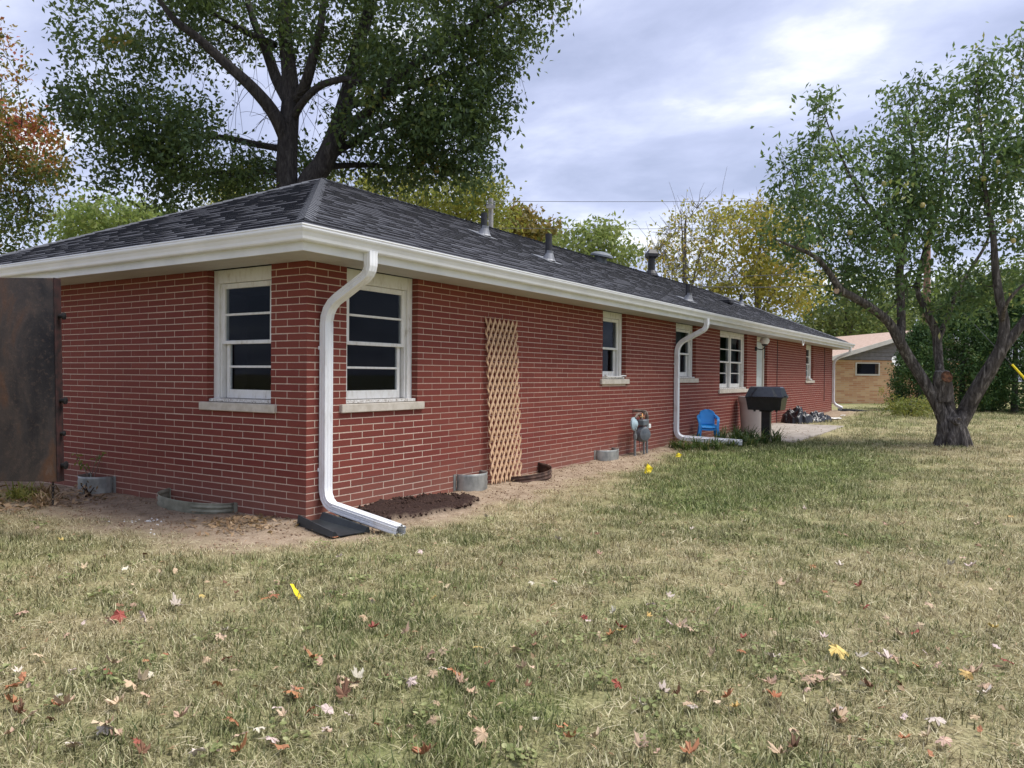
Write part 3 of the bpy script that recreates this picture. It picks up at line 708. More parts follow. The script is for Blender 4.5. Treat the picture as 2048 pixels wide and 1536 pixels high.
# cedar trellis leaning on the wall : each slat its own piece
tx0, tx1, tz0, tz1 = 2.74, 3.42, .05, 2.0
tr_ = thing('trellis', 'narrow cedar lattice trellis leaning against the brick wall', 'trellis', (3.08, -.06, tz0))
ang = R_(59); slope = math.tan(ang); stp = .163
def tplane(x, z, nn): return np.array((x+(1-(z-tz0)/(tz1-tz0))*.03, -(.016+nn+.07*(1-(z-tz0)/(tz1-tz0))), z))
for layer, sg in ((0, -1), (1, 1)):
    z = tz0-slope*(tx1-tx0)
    while z < tz1:
        # line: zz = z + slope*(x-tx0) (or mirrored)
        xa, xb = tx0, tx1; f = (lambda x, z=z: z+slope*((x-tx0) if sg > 0 else (tx1-x)))
        pts = []
        for x in np.linspace(xa, xb, 200):
            if tz0 <= f(x) <= tz1: pts.append(x)
        if len(pts) > 12:
            a, b = pts[0], pts[-1]; hw = .0142; n0, n1 = (.001, .010) if layer == 0 else (.022, .031)
            dx, dz = math.cos(ang), math.sin(ang)*sg; px_, pz_ = -dz*hw, dx*hw
            V = []
            for nn in (n1, n0):
                for x, zz, s1, s2 in ((a, f(a), 1, 1), (b, f(b), 1, 1), (b, f(b), -1, 1), (a, f(a), -1, 1)):
                    # ends are cut upright
                    xx = min(max(x, tx0-.004), tx1+.004); zc = min(max(zz+s1*hw/dx, tz0-.03), tz1+.03)
                    V.append(tplane(xx, zc, nn))
            m = MB(); m.add(V, [(0, 1, 2, 3), (7, 6, 5, 4), (0, 4, 5, 1), (1, 5, 6, 2), (2, 6, 7, 3), (3, 7, 4, 0)]); m.build('slat', 'cedar', tr_)
        z += stp

# window wells
def well(name, label, w, s0, s1, dep, z0, z1, mat, group=None, corr=True, dz1=0.0, soil=True):
    mid, rad = (s0+s1)/2, (s1-s0)/2
    o = thing(name, label, 'window well', wallpt(w, mid, .05, z0), group)
    n_ = 28; rows = 9; m = MB(); V = []
    for i in range(n_+1):
        t = math.pi*i/n_; s = mid-rad*math.cos(t); d = dep*math.sin(t)**.85+.012
        zt = z1+dz1*(i/n_-.5)
        for j in range(rows):
            f = j/(rows-1); k = 1+(.012*math.cos(f*8*math.pi) if corr else 0)
            V.append(wallpt(w, mid+(s-mid)*k, d*k, z0+(zt-z0)*f))
    F_ = [(i*rows+j, (i+1)*rows+j, (i+1)*rows+j+1, i*rows+j+1) for i in range(n_) for j in range(rows-1)]
    m.add(V, F_); sh = m.build('shell', mat, o, smooth=True)
    sd = sh.modifiers.new('thick', 'SOLIDIFY'); sd.thickness = .006
    for s, q in ((s0, -1), (s1, 1)):
        m = MB(); wbox(m, w, s+min(0, q*.05), s+max(0, q*.05), .001, .006, z0, z1+dz1*q*.5); m.build('flange', mat, o)
    if soil:
        m = MB(); V = [wallpt(w, mid, .01, z0+.05)]
        for i in range(n_+1): t = math.pi*i/n_; V.append(wallpt(w, mid-rad*.96*math.cos(t), dep*.96*math.sin(t)**.85+.002, z0+.04+.02*rng.random()))
        m.add(V, [(0, i+1, i+2) for i in range(n_)]); m.build('soil_fill', 'soil_clod', o)
    return o
well('window_well', 'tall galvanised well with a wilted plant behind it at the end wall', 'L', 3.02, 3.46, .22, -.03, .19, 'galvanised')
well('window_well', 'wide shallow weathered green-grey well sunk below the end wall window', 'L', .98, 1.98, .30, -.06, .12, 'well_weathered', dz1=.05)
well('window_well', 'galvanised half-round well between the trellis and the soil bed', 'R', 2.22, 2.68, .20, -.02, .21, 'galvanised')
well('window_well', 'rusty brown half-round well at the foot of the trellis', 'R', 3.18, 4.02, .36, -.05, .13, 'well_rust', dz1=.10)
well('window_well', 'mud-splashed galvanised well beside the gas meter', 'R', 5.72, 6.28, .20, -.02, .21, 'galvanised')

# wilted stems by the tall well
def stems(name, label, cat, base, tips, rad=.004, mat='rusty_pipe', leafm='leaf_dead', leaves=4, lsz=.05, dark=None):
    o = thing(name, label, cat, base); m = MB(); lv = MB()
    for tp in tips:
        b = np.array(base)+rng.normal(0, .02, 3)*(1, 1, 0); tp = np.array(tp); mid = (b+tp)/2+rng.normal(0, .03, 3)
        path = [b*(1-t)**2+2*mid*t*(1-t)+tp*t*t for t in np.linspace(0, 1, 7)]; m.tube(path, np.linspace(rad*1.4, rad*.6, 7), 5)
        for _ in range(leaves):
            p_ = path[-1-int(rng.integers(0, 2))]+rng.normal(0, .02, 3); d = rng.normal(0, 1, 3)-(0, 0, 1.2); d /= np.linalg.norm(d); sd_ = np.cross(d, rng.normal(0, 1, 3)); sd_ /= np.linalg.norm(sd_)
            lv.add([p_, p_+d*lsz*.5+sd_*lsz*.22, p_+d*lsz, p_+d*lsz*.5-sd_*lsz*.22], [(0, 1, 2), (0, 2, 3)], float(rng.random()))
    m.build('stem', mat, o)
    if leaves: lv.build('foliage', leafm, o, tone=True)['kind'] = 'stuff'
    return o
b0 = np.array(wallpt('L', 3.24, .10, .05))
stems('wilted_plant', 'wilted plant with drooping leaves growing out of the tall galvanised well', 'plant', b0, [plane(152, 905, 0, -.12), plane(205, 908, 0, -.1), plane(170, 930, 0, -.15), plane(195, 915, 0, -.05), plane(160, 925, 0, -.14)], leafm='leaf_shrub', leaves=6, lsz=.06)
b0 = gp(-.30, 3.0)
stems('dead_plant', 'dark dead stub of a plant in front of the tall galvanised well', 'plant', b0, [b0+(-.05, .03, .13), b0+(.04, -.06, .10), b0+(-.06, -.07, .08), b0+(.01, .07, .12), b0+(-.02, -.02, .15)], .008, 'soil_clod', leaves=3, lsz=.05)

# gas meter
gm = thing('gas_meter', 'grey gas meter with pale blue regulator disc and rusty pipes', 'gas meter', (7.1, -.2, float(gz(7.1, -.2))))
q = lambda x, y, d=-.22: plane(x, y, 1, d)
m = MB(); m.lathe([(.03, -.10), (.10, -.095), (.125, -.07), (.13, .04), (.11, .06), (.115, .07), (.10, .10), (.03, .115)], (-.55, -.83, 0), q(1284, 868), 22); m.build('meter_body', 'gas_grey', gm, smooth=True)
m = MB(); c0 = q(1285, 845); m.bbox(c0-(.115, .07, .05), c0+(.115, .07, .05), .015); m.build('meter_head', 'gas_grey', gm)
m = MB(); c0 = q(1297, 852, -.27); m.bbox(c0-(.04, .03, .035), c0+(.04, .03, .035), .006); m.build('index_box', 'globe_white', gm)
m = MB(); m.lathe([(.02, -.05), (.05, -.045), (.085, -.015), (.108, -.012), (.108, .012), (.085, .015), (.05, .05), (.02, .06)], (.02, -.98, .1), q(1268, 848, -.20), 22); m.build('regulator', 'regulator_blue', gm, smooth=True)
m = MB(); xi_ = float(q(1270, 870)[0]); g0 = gp(xi_, -.22); m.tube([g0-(0, 0, .05), (g0[0], g0[1], .42), (g0[0], g0[1], .62)], .021, 10); m.lathe([(.032, 0), (.034, .07)], (0, 0, 1), (g0[0], g0[1], .33), 8); m.build('inlet_pipe', 'pipe_grey', gm, smooth=True)
m = MB(); a = q(1283, 838); m.tube(arc_path([q(1270, 836, -.2), q(1275, 828, -.2), q(1281, 830, -.2), a], .04), .022, 10); m.build('elbow', 'rusty_pipe', gm, smooth=True)
m = MB(); a = q(1294, 843); m.tube(arc_path([a, q(1294, 826), q(1290, 822, -.18), (float(q(1290, 822)[0]), .03, float(q(1290, 822)[2]))], .05), .022, 10); m.lathe([(.035, 0), (.035, .05)], (0, 0, 1), q(1294, 838), 8); m.lathe([(.033, 0), (.033, .045)], (0, 0, 1), q(1288, 829), 8); m.build('outlet_pipe', 'rusty_pipe', gm, smooth=True)
m = MB(); m.tube([q(1284, 836), q(1285, 826, -.2)], .014, 8); m.tube([q(1279, 833), q(1289, 835)], .013, 8); m.build('valve', 'brass', gm)
for xx in (float(q(1290, 890)[0]), float(q(1296, 890)[0])):
    m = MB(); m.tube([(xx, -.2, .0), (xx, -.2, .30)], .02, 8); m.build('support_pipe', 'pipe_grey', gm, smooth=True)
m = MB(); m.tube(arc_path([(xi_+.15, -.23, .3), (xi_+.12, -.26, .12), (xi_+.2, -.25, .09), (xi_+.26, -.23, .25)], .08), .005, 5); m.build('wire_loop', 'cable_black', gm)

# splash blocks under the downspouts
def splash(label, o_, M3, L=.72, wd=.30):
    m = MB(); hw = wd/2; V = []; rows = 8
    for i in range(rows+1):
        f = i/rows; y = -f*L; h = .055*(1-f*.75); ww = hw*(.72+.28*f)
        V += [(-ww-.03, y, 0), (-ww-.018, y, h+.03), (-ww, y, h+.028), (-ww+.03, y, h*.45), (ww-.03, y, h*.45), (ww, y, h+.028), (ww+.018, y, h+.03), (ww+.03, y, 0)]
    V = np.array(V) @ np.asarray(M3).T + np.asarray(o_); F_ = [(i*8+j, i*8+j+1, (i+1)*8+j+1, (i+1)*8+j) for i in range(rows) for j in range(7)]+[tuple(range(8)), tuple(range(rows*8, rows*8+8))[::-1]]
    m.add(V, F_); return tag(m.build('splash_block', 'black_plastic'), label, 'splash block')
splash('black plastic splash block under the corner downspout elbow', gp(-.03, -.10, .0), rotz(R_(-14)), .66, .30)
splash('black splash block under the downspout by the far corner', gp(24.1, -.25, -.01), rotz(R_(30)), .9, .5)

# children's chair (two of them, nested)
def chair(label, base, rot, dz):
    o = thing('plastic_chair', label, 'chair', np.array(base)+(0, 0, dz)); Rm = rotz(rot); B = np.array(base)+(0, 0, dz)
    T = lambda P: np.asarray(P, float) @ Rm.T + B
    def sheet(name, fn, nu, nv, th=.011):
        V = [fn(i/(nu-1)*2-1, j/(nv-1)) for i in range(nu) for j in range(nv)]; m = MB(); m.add(T(V), [(i*nv+j, (i+1)*nv+j, (i+1)*nv+j+1, i*nv+j+1) for i in range(nu-1) for j in range(nv-1)])
        ob = m.build(name, 'blue_plastic', o, smooth=True); s_ = ob.modifiers.new('thick', 'SOLIDIFY'); s_.thickness = th; s_.offset = 0; return ob
    sheet('seat', lambda u, v: (-.13+.29*v, u*(.145+.02*v), .255+.012*(1-abs(u)**2)*-1+(.012 if v < .1 else 0)-.03*max(0, v-.86)/.14), 11, 9)
    def bk(u, v):
        hw = .155*(1-.10*(1-v))*(1 if v < .62 else math.sqrt(max(0.0, 1-((v-.62)/.385)**2.6)))
        return (-.135-.075*v-.03*(1-u*u)*.6, u*hw, .265+.30*v)
    sheet('backrest', bk, 13, 12)
    prof = np.array(((-.018, -.010), (.018, -.010), (.022, .006), (-.022, .006)))
    for s in (-1, 1):
        m = MB(); m.sweep(T(arc_path([(-.19, s*.145, .46), (-.10, s*.185, .43), (.07, s*.19, .405), (.145, s*.175, .36), (.16, s*.165, .25), (.185, s*.185, .0)], .07, 6)), prof, hint=(0, 0, 1)); m.build('arm', 'blue_plastic', o)
        m = MB(); m.sweep(T([(.145, s*.155, .25), (.165, s*.17, .12), (.185, s*.185, .0)]), prof*1.25, hint=(1, 0, 0)); m.build('leg', 'blue_plastic', o)
        m = MB(); m.sweep(T([(-.13, s*.14, .27), (-.165, s*.16, .12), (-.195, s*.175, .0)]), prof*1.25, hint=(1, 0, 0)); m.build('leg', 'blue_plastic', o)
    return o
cb = gp(9.98, -.30, .012); ca = math.atan2(-.42, -.91)
chair('blue plastic child chair, the lower one of a nested pair by the wall', cb, ca, 0)
chair('blue plastic child chair, stacked on top of an identical one', cb, ca, .042)

# refuse bin
cpos = np.array((12.85, -.35, .095))
tb = thing('trash_can', 'tall beige plastic trash can standing on the patio by the wall', 'trash can', cpos)
m = MB(); m.lathe([(.225, 0), (.232, .02), (.285, .70), (.285, .72)], (0, 0, 1), cpos, 28); m.build('body', 'can_plastic', tb, smooth=True)
m = MB(); m.lathe([(.287, .66), (.305, .665), (.308, .78), (.30, .80), (.285, .80), (.27, .74)], (0, 0, 1), cpos, 28); m.build('rim', 'can_plastic', tb, smooth=True)

# post-mounted grill
gpos = gp(10.72, -1.22)
gr = thing('grill', 'black barbecue grill with closed lid mounted on a square post', 'grill', gpos)
m = MB(); m.bbox((-.06, -.085, -.1), (.06, .085, .72), .008, o=gpos); m.build('post', 'grill_black', gr)
def frustum(m, z0, z1, a0, a1, o_):
    (x0, x1, y0, y1), (u0, u1, v0, v1) = a0, a1
    V = np.array([(x0, y0, z0), (x1, y0, z0), (x1, y1, z0), (x0, y1, z0), (u0, v0, z1), (u1, v0, z1), (u1, v1, z1), (u0, v1, z1)])+o_
    m.add(V, [(0, 3, 2, 1), (4, 5, 6, 7), (0, 1, 5, 4), (1, 2, 6, 5), (2, 3, 7, 6), (3, 0, 4, 7)])
gz1 = gpos*np.array((1, 1, 0))
m = MB(); frustum(m, .69, .925, (-.19, .19, -.31, .31), (-.22, .22, -.345, .345), gz1); m.box((-.235, -.36, .926), (.235, .36, .945), o=gz1); m.build('firebox', 'grill_black', gr)
m = MB(); frustum(m, .947, 1.125, (-.23, .23, -.355, .355), (-.13, .15, -.30, .30), gz1); frustum(m, 1.126, 1.145, (-.125, .145, -.295, .295), (-.10, .12, -.28, .28), gz1)
m.build('lid', 'grill_lid', gr)
m = MB()
V = np.array([(-.262, -.21, .952), (-.262, .21, .952), (-.150, .13, 1.122), (-.150, -.13, 1.122), (-.222, -.28, .952), (-.222, .28, .952), (-.134, .17, 1.122), (-.134, -.17, 1.122)])+gz1
m.add(V, [(0, 3, 2, 1), (4, 7, 3, 0), (1, 2, 6, 5), (3, 7, 6, 2), (4, 0, 1, 5)]); m.build('lid_panel', 'grill_lid', gr)
m = MB(); m.tube(arc_path([(x, y, z)+gz1 for x, y, z in ((-.10, -.36, .96), (-.10, -.40, .97), (.10, -.40, .97), (.10, -.36, .96))], .02), .008, 6); m.build('handle', 'grill_black', gr)
m = MB(); m.bbox((-.02, -.02, .655), (.02, .02, .69), .004, o=gz1+(-.1, .2, 0)); m.bbox((-.02, -.02, .66), (.02, .02, .69), .004, o=gz1+(-.1, -.22, 0)); m.bbox((-.09, -.12, .655), (.09, .12, .69), .01, o=gz1); m.build('burner_bracket', 'grill_black', gr)

# black bags
def bag(label, cx_, cy_, rx, ry, h, seed, rot):
    rg = np.random.default_rng(seed); nu, nv = 64, 44; V = []; off = rg.random(2)*50
    for i in range(nu):
        for j in range(nv):
            u, v = i/(nu-1)*2-1, j/(nv-1)*2-1; r = math.hypot(u, v); k = max(abs(u), abs(v))/(r+1e-9); u2, v2 = u*k, v*k; rr = math.hypot(u2, v2)
            a = fbm(u*1.7+off[0], v*1.7+off[1], 1.6); b = abs(vnoise(u*2.2+off[1]+v, v*2.6+off[0]-u*.7, 1.0)-.5)*2; c3 = abs(vnoise(u*7+off[0], v*5, 1.3)-.5)
            z = h*max(0, 1-rr**2.4)**.6*(.15+1.4*a) + h*.22*(1-b)**1.5*(1-rr**4)
            e_ = 1+.28*(fbm(u2*1.5+off[1], v2*1.5, 1.2)-.5)*2
            V.append((u2*rx*e_, v2*ry*e_, max(-.02, z) if rr < .985 else -.02))
    V = np.array(V) @ rotz(rot).T + gp(cx_, cy_); m = MB()
    m.add(V, [(i*nv+j, (i+1)*nv+j, (i+1)*nv+j+1, i*nv+j+1) for i in range(nu-1) for j in range(nv-1)])
    o = m.build('garbage_bag', 'bag_plastic'); o.data.polygons.foreach_set('use_smooth', np.ones(len(o.data.polygons), bool))
    return tag(o, label, 'bag', 'black plastic by the patio')
bag('crumpled black garbage bag heaped at the end of the patio', 16.75, -.46, .50, .40, .34, 5, .2)
bag('flattened shiny black plastic sheet trailing off the heaped bag', 17.5, -.80, .55, .26, .22, 12, -.5)
# white scraps on the soil by the far corner
for i, (px, py, sz, lb) in enumerate(((1670, 839, .42, 'flat white scrap of plastic lying on soil beyond the black bags'), (1686, 833, .16, 'small white scrap lying nearer the far splash block'))):
    c0 = onground(px, py); V = []; 
    for a in range(9):
        for b in range(6): V.append((c0[0]+(a/8-.5)*sz*1.3, c0[1]+(b/5-.5)*sz*.8*(1-.3*abs(a/8-.5)), c0[2]+.025+.03*vnoise(a*1.3+i*9, b*1.7)))
    m = MB(); m.add(V, [(a*6+b, (a+1)*6+b, (a+1)*6+b+1, a*6+b+1) for a in range(8) for b in range(5)]); o = m.build('plastic_scrap', 'paper_white'); s_ = o.modifiers.new('t', 'SOLIDIFY'); s_.thickness = .006; tag(o, lb, 'scrap')

# yellow marker flags
def flag(label, px, py, corners, bend=.0):
    """corners: four pixels of the little vinyl sheet, depth of its stake"""
    b = onground(px, py); dpt = float((b-CAM) @ FW)
    o = thing('marker_flag', label, 'flag', b)
    P = [at(x, y, dpt+dd) for x, y, dd in corners]; V = []
    nn = 7
    for i in range(nn):
        for j in range(nn):
            u, v = i/(nn-1), j/(nn-1); p_ = (P[0]*(1-u)+P[1]*u)*(1-v)+(P[3]*(1-u)+P[2]*u)*v
            V.append(p_+FW*(bend*math.sin(u*math.pi)*(.6+.4*math.cos(v*4))+.006*math.sin(v*9+u*5)))
    m = MB(); m.add(V, [(i*nn+j, (i+1)*nn+j, (i+1)*nn+j+1, i*nn+j+1) for i in range(nn-1) for j in range(nn-1)])
    s_ = m.build('vinyl', 'flag_yellow', o).modifiers.new('t', 'SOLIDIFY'); s_.thickness = .0015
    m = MB(); m.tube([b-(0, 0, .03), (b+P[0])/2+np.array((.004, .003, 0)), P[0]], .0016, 5); m.tube([P[0], P[3]], .0016, 5); m.build('stake', 'wire_steel', o)
flag('crumpled yellow marker flag lying folded in the front lawn', 592, 1203, [(579, 1168, 0), (590, 1174, .03), (608, 1198, .03), (598, 1203, 0)], .02)
flag('upright yellow marker flag between the gas meter and the front lawn', 1292, 952, [(1294, 926, 0), (1306, 936, .05), (1299, 950, .04), (1288, 946, 0)], .03)
flag('small yellow marker flag beside the daylily bed', 1356, 918, [(1355, 905, 0), (1364, 909, .05), (1360, 915, .05), (1350, 914, 0)], .02)

# wall lamp by the back door
lp = plane(1513, 690, 1, -.02); la = thing('wall_lamp', 'white globe lamp on a black bracket beside the back door', 'lamp', (14.34, 0, 2.0))
m = MB(); m.lathe([(.06, 0), (.055, .03), (.02, .04)], (0, -1, 0), (14.34, 0, 2.02), 14); m.tube(arc_path([(14.34, -.02, 2.02), (14.34, -.16, 1.99), (14.34, -.22, 2.05), (14.34, -.22, 2.10)], .05), .013, 8); m.lathe([(.02, 0), (.07, .03), (.075, .05)], (0, 0, 1), (14.34, -.22, 2.075), 14); m.tube([(14.34, -.22, 2.09), (14.34, -.22, 1.78)], .012, 8); m.build('bracket', 'cable_black', la)
m = MB(); m.lathe([(.05, 0), (.10, .05), (.115, .10), (.10, .155), (.05, .19), (.01, .20)], (0, 0, 1), (14.34, -.22, 2.11), 18); m.build('globe', 'globe_white', la, smooth=True)
# odds and ends on two sills
m = MB(); m.sweep(arc_path([(5.98, -.02, 1.345), (6.02, -.03, 1.325), (6.40, -.035, 1.32), (6.62, -.03, 1.34), (6.72, -.02, 1.335)], .06), ((-.02, -.008), (.02, -.008), (.02, .008), (-.02, .008))); tag(m.build('trim_strip', 'paper_white'), 'loose white trim strip lying on the narrow window sill', 'strip')
m = MB(); m.lathe([(.03, 0), (.06, .02), (.06, .10), (.03, .12)], (0, -1, .1), (20.02, .02, 1.30), 14); m.bbox((20.1, -.05, 1.245), (20.5, 0.0, 1.29), .01); tag(m.build('drain_fitting', 'globe_white'), 'white pipe fitting left on the far window sill', 'fitting')

# steel dumpster, its open gate reaching into view
D0 = 6.1; rh = _r/np.linalg.norm(_r); fh = np.array((math.cos(YAW), math.sin(YAW), 0)); upz = np.array((0, 0, 1.))
pe = at(114, 760, D0); zt_, zb_ = at(112, 556, D0)[2], at(118, 964, D0)[2]
dum = thing('dumpster', 'rusty steel dumpster with its heavy gate swung open', 'dumpster', (pe[0]-2*rh[0], pe[1]-2*rh[1], 0))
tl = R_(1.1); ax = rh*math.cos(tl)+upz*math.sin(tl)*-1*0+rh*0; up2 = upz*math.cos(tl)-rh*math.sin(tl)
Mx = np.stack([rh, fh, up2], 1); og = np.array((pe[0], pe[1], zb_))+rh*.012
H_ = zt_-zb_
m = MB(); m.bbox((-1.5, 0, 0), (-.012, .012, H_), .003, M3=Mx, o=og); gt = m.build('gate', 'rust_steel', dum)
m = MB(); m.bbox((-.011, -.006, -.002), (.0, .085, H_+.002), .003, M3=Mx, o=og); m.bbox((-.09, .013, .0), (-.012, .085, H_), .004, M3=Mx, o=og); m.bbox((-1.5, .013, H_-.07), (-.091, .08, H_), .004, M3=Mx, o=og); m.bbox((-1.5, .013, 0), (-.091, .08, .07), .004, M3=Mx, o=og); m.build('gate_frame', 'rust_edge', gt)
for py, r_, ln in ((631, .022, .045), (801, .022, .045), (867, .016, .03), (931, .024, .04)):
    hh = (963-py)/(963-556)*H_; c0 = og+rh*.0+fh*.045+up2*hh; m = MB(); m.lathe([(r_*.8, 0), (r_*.8, ln*.75), (r_*1.35, ln*.76), (r_*1.35, ln), (r_*.5, ln+.006)], rh, c0, 10); m.build('bolt', 'bolt_dark', gt)
for i in range(7):
    c0 = og+rh*(-.06)+fh*.03+upz*(-.012-.026*i); m = MB(); an = np.linspace(0, 2*math.pi, 10); e1, e2 = (rh, upz) if i % 2 else (fh, upz)
    m.tube([c0+e1*.009*math.cos(t)+e2*.017*math.sin(t) for t in an], .0035, 5); m.build('chain_link', 'bolt_dark', gt)
hp = og-rh*1.5
def dbox(a, b, nm, mt='rust_steel'):
    m = MB(); m.bbox(a, b, .006, M3=np.stack([rh, fh, upz], 1), o=np.array((hp[0], hp[1], 0))); return m.build(nm, mt, dum)
dbox((-.08, -3.6, .25), (-.02, -.02, 1.95), 'side_wall'); dbox((-2.3, -3.6, .25), (-2.24, -.02, 1.95), 'side_wall'); dbox((-2.23, -3.6, .25), (-.09, -3.54, 1.95), 'end_wall'); dbox((-2.23, -3.53, .25), (-.09, -.02, .31), 'base')
for k in range(5): dbox((-.019, -3.4+k*.75, .25), (.05, -3.3+k*.75, 1.9), 'rib', 'rust_edge')
for k in range(2): dbox((-2.0+k*1.5, -3.5, float(gz(hp[0], hp[1]))-.02), (-1.85+k*1.5, -.1, .249), 'skid', 'rust_edge')

# daylily clumps, dry tufts
def blades(name, label, cat, c0, n_, hgt, spread, wd, mat, group=None, lo=0, hi=1, droop=1.0):
    V = []; F_ = []; T_ = []
    for i in range(n_):
        a = rng.random()*2*math.pi; L = hgt*rng.uniform(.6, 1.25); b = np.array((rng.normal(0, .05), rng.normal(0, .05), -.01)); d = np.array((math.cos(a), math.sin(a), 0)); s_ = np.array((-d[1], d[0], 0)); lean = rng.uniform(.25, 1.0)*spread
        tn = rng.uniform(lo, hi); k0 = len(V)
        for j in range(6):
            f = j/5; p_ = b+d*lean*L*f**1.4*(1+.3*f)+upz*L*(f*1.15-droop*.75*lean*f**2.6); ww = wd*(1-f**2)*.5+.0008
            V += [p_-s_*ww, p_+s_*ww]
        F_ += [(k0+2*j, k0+2*j+1, k0+2*j+3, k0+2*j+2) for j in range(5)]; T_ += [tn]*5
    m = MB(); m.add(np.array(V)+np.array(c0), F_); m.T = T_
    o = m.build(name, mat, origin=c0, tone=True)
    return tag(o, label, cat, group)
lily = [(8.35, -.28), (8.7, -.5), (8.45, -.75), (8.95, -.75), (9.3, -.35), (9.45, -.8), (9.75, -.62), (9.9, -.9), (10.2, -.75), (10.45, -1.0), (10.2, -1.25), (10.5, -.72), (9.7, -1.2), (10.62, -1.42), (9.2, -1.0), (8.7, -.95), (10.0, -1.05), (10.35, -.5), (9.45, -1.25), (8.2, -.5)]
def where(x, y):
    if x > 10.3 and y < -.9: return 'crowding the foot of the grill post'
    if x > 9.6 and y > -.8: return 'in front of the blue chairs'
    if x > 9.6: return 'between the downspout outlet and the grill post'
    if x > 9.0: return 'along the lying end of the second downspout'
    return 'between the gas meter and the second downspout'
for (x, y) in lily: blades('daylily_clump', 'clump of arching green strap leaves '+where(x, y), 'plant', gp(x, y), 46, .24 if x < 9.55 else .36, 1.1, .022, 'leaf_lily', 'daylily clumps')
for k in range(10):
    x, y = rng.uniform(-1.25, -.35), rng.uniform(2.7, 4.3)
    blades('dry_clump', ('straw-coloured' if k % 3 else 'half green')+' dried strap-leaf tuft '+('close to the end wall' if x > -.8 else 'out on the bed edge')+(' beside the tall galvanised well' if y < 3.4 else ' behind the dumpster gate'), 'plant', gp(x, y), 38, .22, 1.25, .016, 'leaf_dead' if k % 3 else 'leaf_shrub', 'dried tufts by the end wall', .3, 1, 1.2)
# ------------------------------------------------------------------ trees
def tubes_np(polys, n=7):
    """list of (points, radii) -> arrays of one skin; all quads"""
    Vs, Fs, k0 = [], [], 0
    for pts, rad in polys:
        pts = np.asarray(pts, float); rad = np.asarray(rad, float); nn = n if rad[0] > .03 else (5 if rad[0] > .012 else 3)
        T = np.gradient(pts, axis=0); T /= np.linalg.norm(T, axis=1)[:, None]+1e-9
        ref = np.array((.3, .2, .93)) if abs(T[0][2]) < .9 else np.array((1., .1, 0))
        a = np.cross(T, ref); a /= np.linalg.norm(a, axis=1)[:, None]+1e-9; b = np.cross(T, a)
        an = np.linspace(0, 2*math.pi, nn, endpoint=False); ca_, sa_ = np.cos(an), np.sin(an)
        V = pts[:, None, :] + rad[:, None, None]*(a[:, None, :]*ca_[None, :, None]+b[:, None, :]*sa_[None, :, None])
        i = np.arange(len(pts)-1)[:, None]*nn; j = np.arange(nn)[None, :]; j2 = (j+1) % nn
        Fs.append((np.stack([i+j, i+j2, i+nn+j2, i+nn+j], -1)+k0).reshape(-1, 4)); Vs.append(V.reshape(-1, 3)); k0 += len(pts)*nn
    return np.concatenate(Vs), np.concatenate(Fs)
def smooth_path(pts, m_=6):
    """Catmull-Rom through points (x,y,z,r)"""
    P = np.asarray(pts, float); P = np.vstack([2*P[0]-P[1], P, 2*P[-1]-P[-2]]); o = []
    for i in range(1, len(P)-2):
        for t in np.linspace(0, 1, m_, endpoint=False):
            o.append(.5*((2*P[i])+(-P[i-1]+P[i+1])*t+(2*P[i-1]-5*P[i]+4*P[i+1]-P[i+2])*t*t+(-P[i-1]+3*P[i]-3*P[i+1]+P[i+2])*t**3))
    o.append(P[-2]); return np.array(o)
def leaves_np(C0, L, Wd, rg, droop=.5, tone=None, fold=.18):
    """one folded leaf (two triangles) at every point of C0"""
    n_ = len(C0); d = rg.normal(0, 1, (n_, 3)); d[:, 2] -= droop; d /= np.linalg.norm(d, axis=1)[:, None]
    q_ = rg.normal(0, 1, (n_, 3)); q_[:, 2] += .8; s_ = np.cross(d, q_); s_ /= np.linalg.norm(s_, axis=1)[:, None]+1e-9; nr = np.cross(s_, d)
    l_ = (L*rg.uniform(.65, 1.25, n_))[:, None]; w_ = (Wd*rg.uniform(.7, 1.2, n_))[:, None]
    V = np.stack([C0, C0+d*l_*.5+s_*w_*.5+nr*w_*fold, C0+d*l_, C0+d*l_*.5-s_*w_*.5+nr*w_*fold], 1).reshape(-1, 3)
    k = np.arange(n_)[:, None]*4; F_ = np.stack([np.concatenate([k, k+1, k+2], 1), np.concatenate([k, k+2, k+3], 1)], 1).reshape(-1, 3)
    return V, F_, np.repeat(tone, 2)
def blob(px, py, d, rx, ry, rd, n_, rg, shell=.55):
    """cluster centres in an ellipsoid given in photograph pixels and metres of depth"""
    c0 = at(px, py, d); v = rg.normal(0, 1, (n_, 3)); v /= np.linalg.norm(v, axis=1)[:, None]; v *= (rg.random(n_)**(1/3*(1-shell)+.02))[:, None]
    return c0 + np.outer(v[:, 0]*rx*d/FPX, RT) + np.outer(v[:, 1]*ry*d/FPX, UP) + np.outer(v[:, 2]*rd, FW)
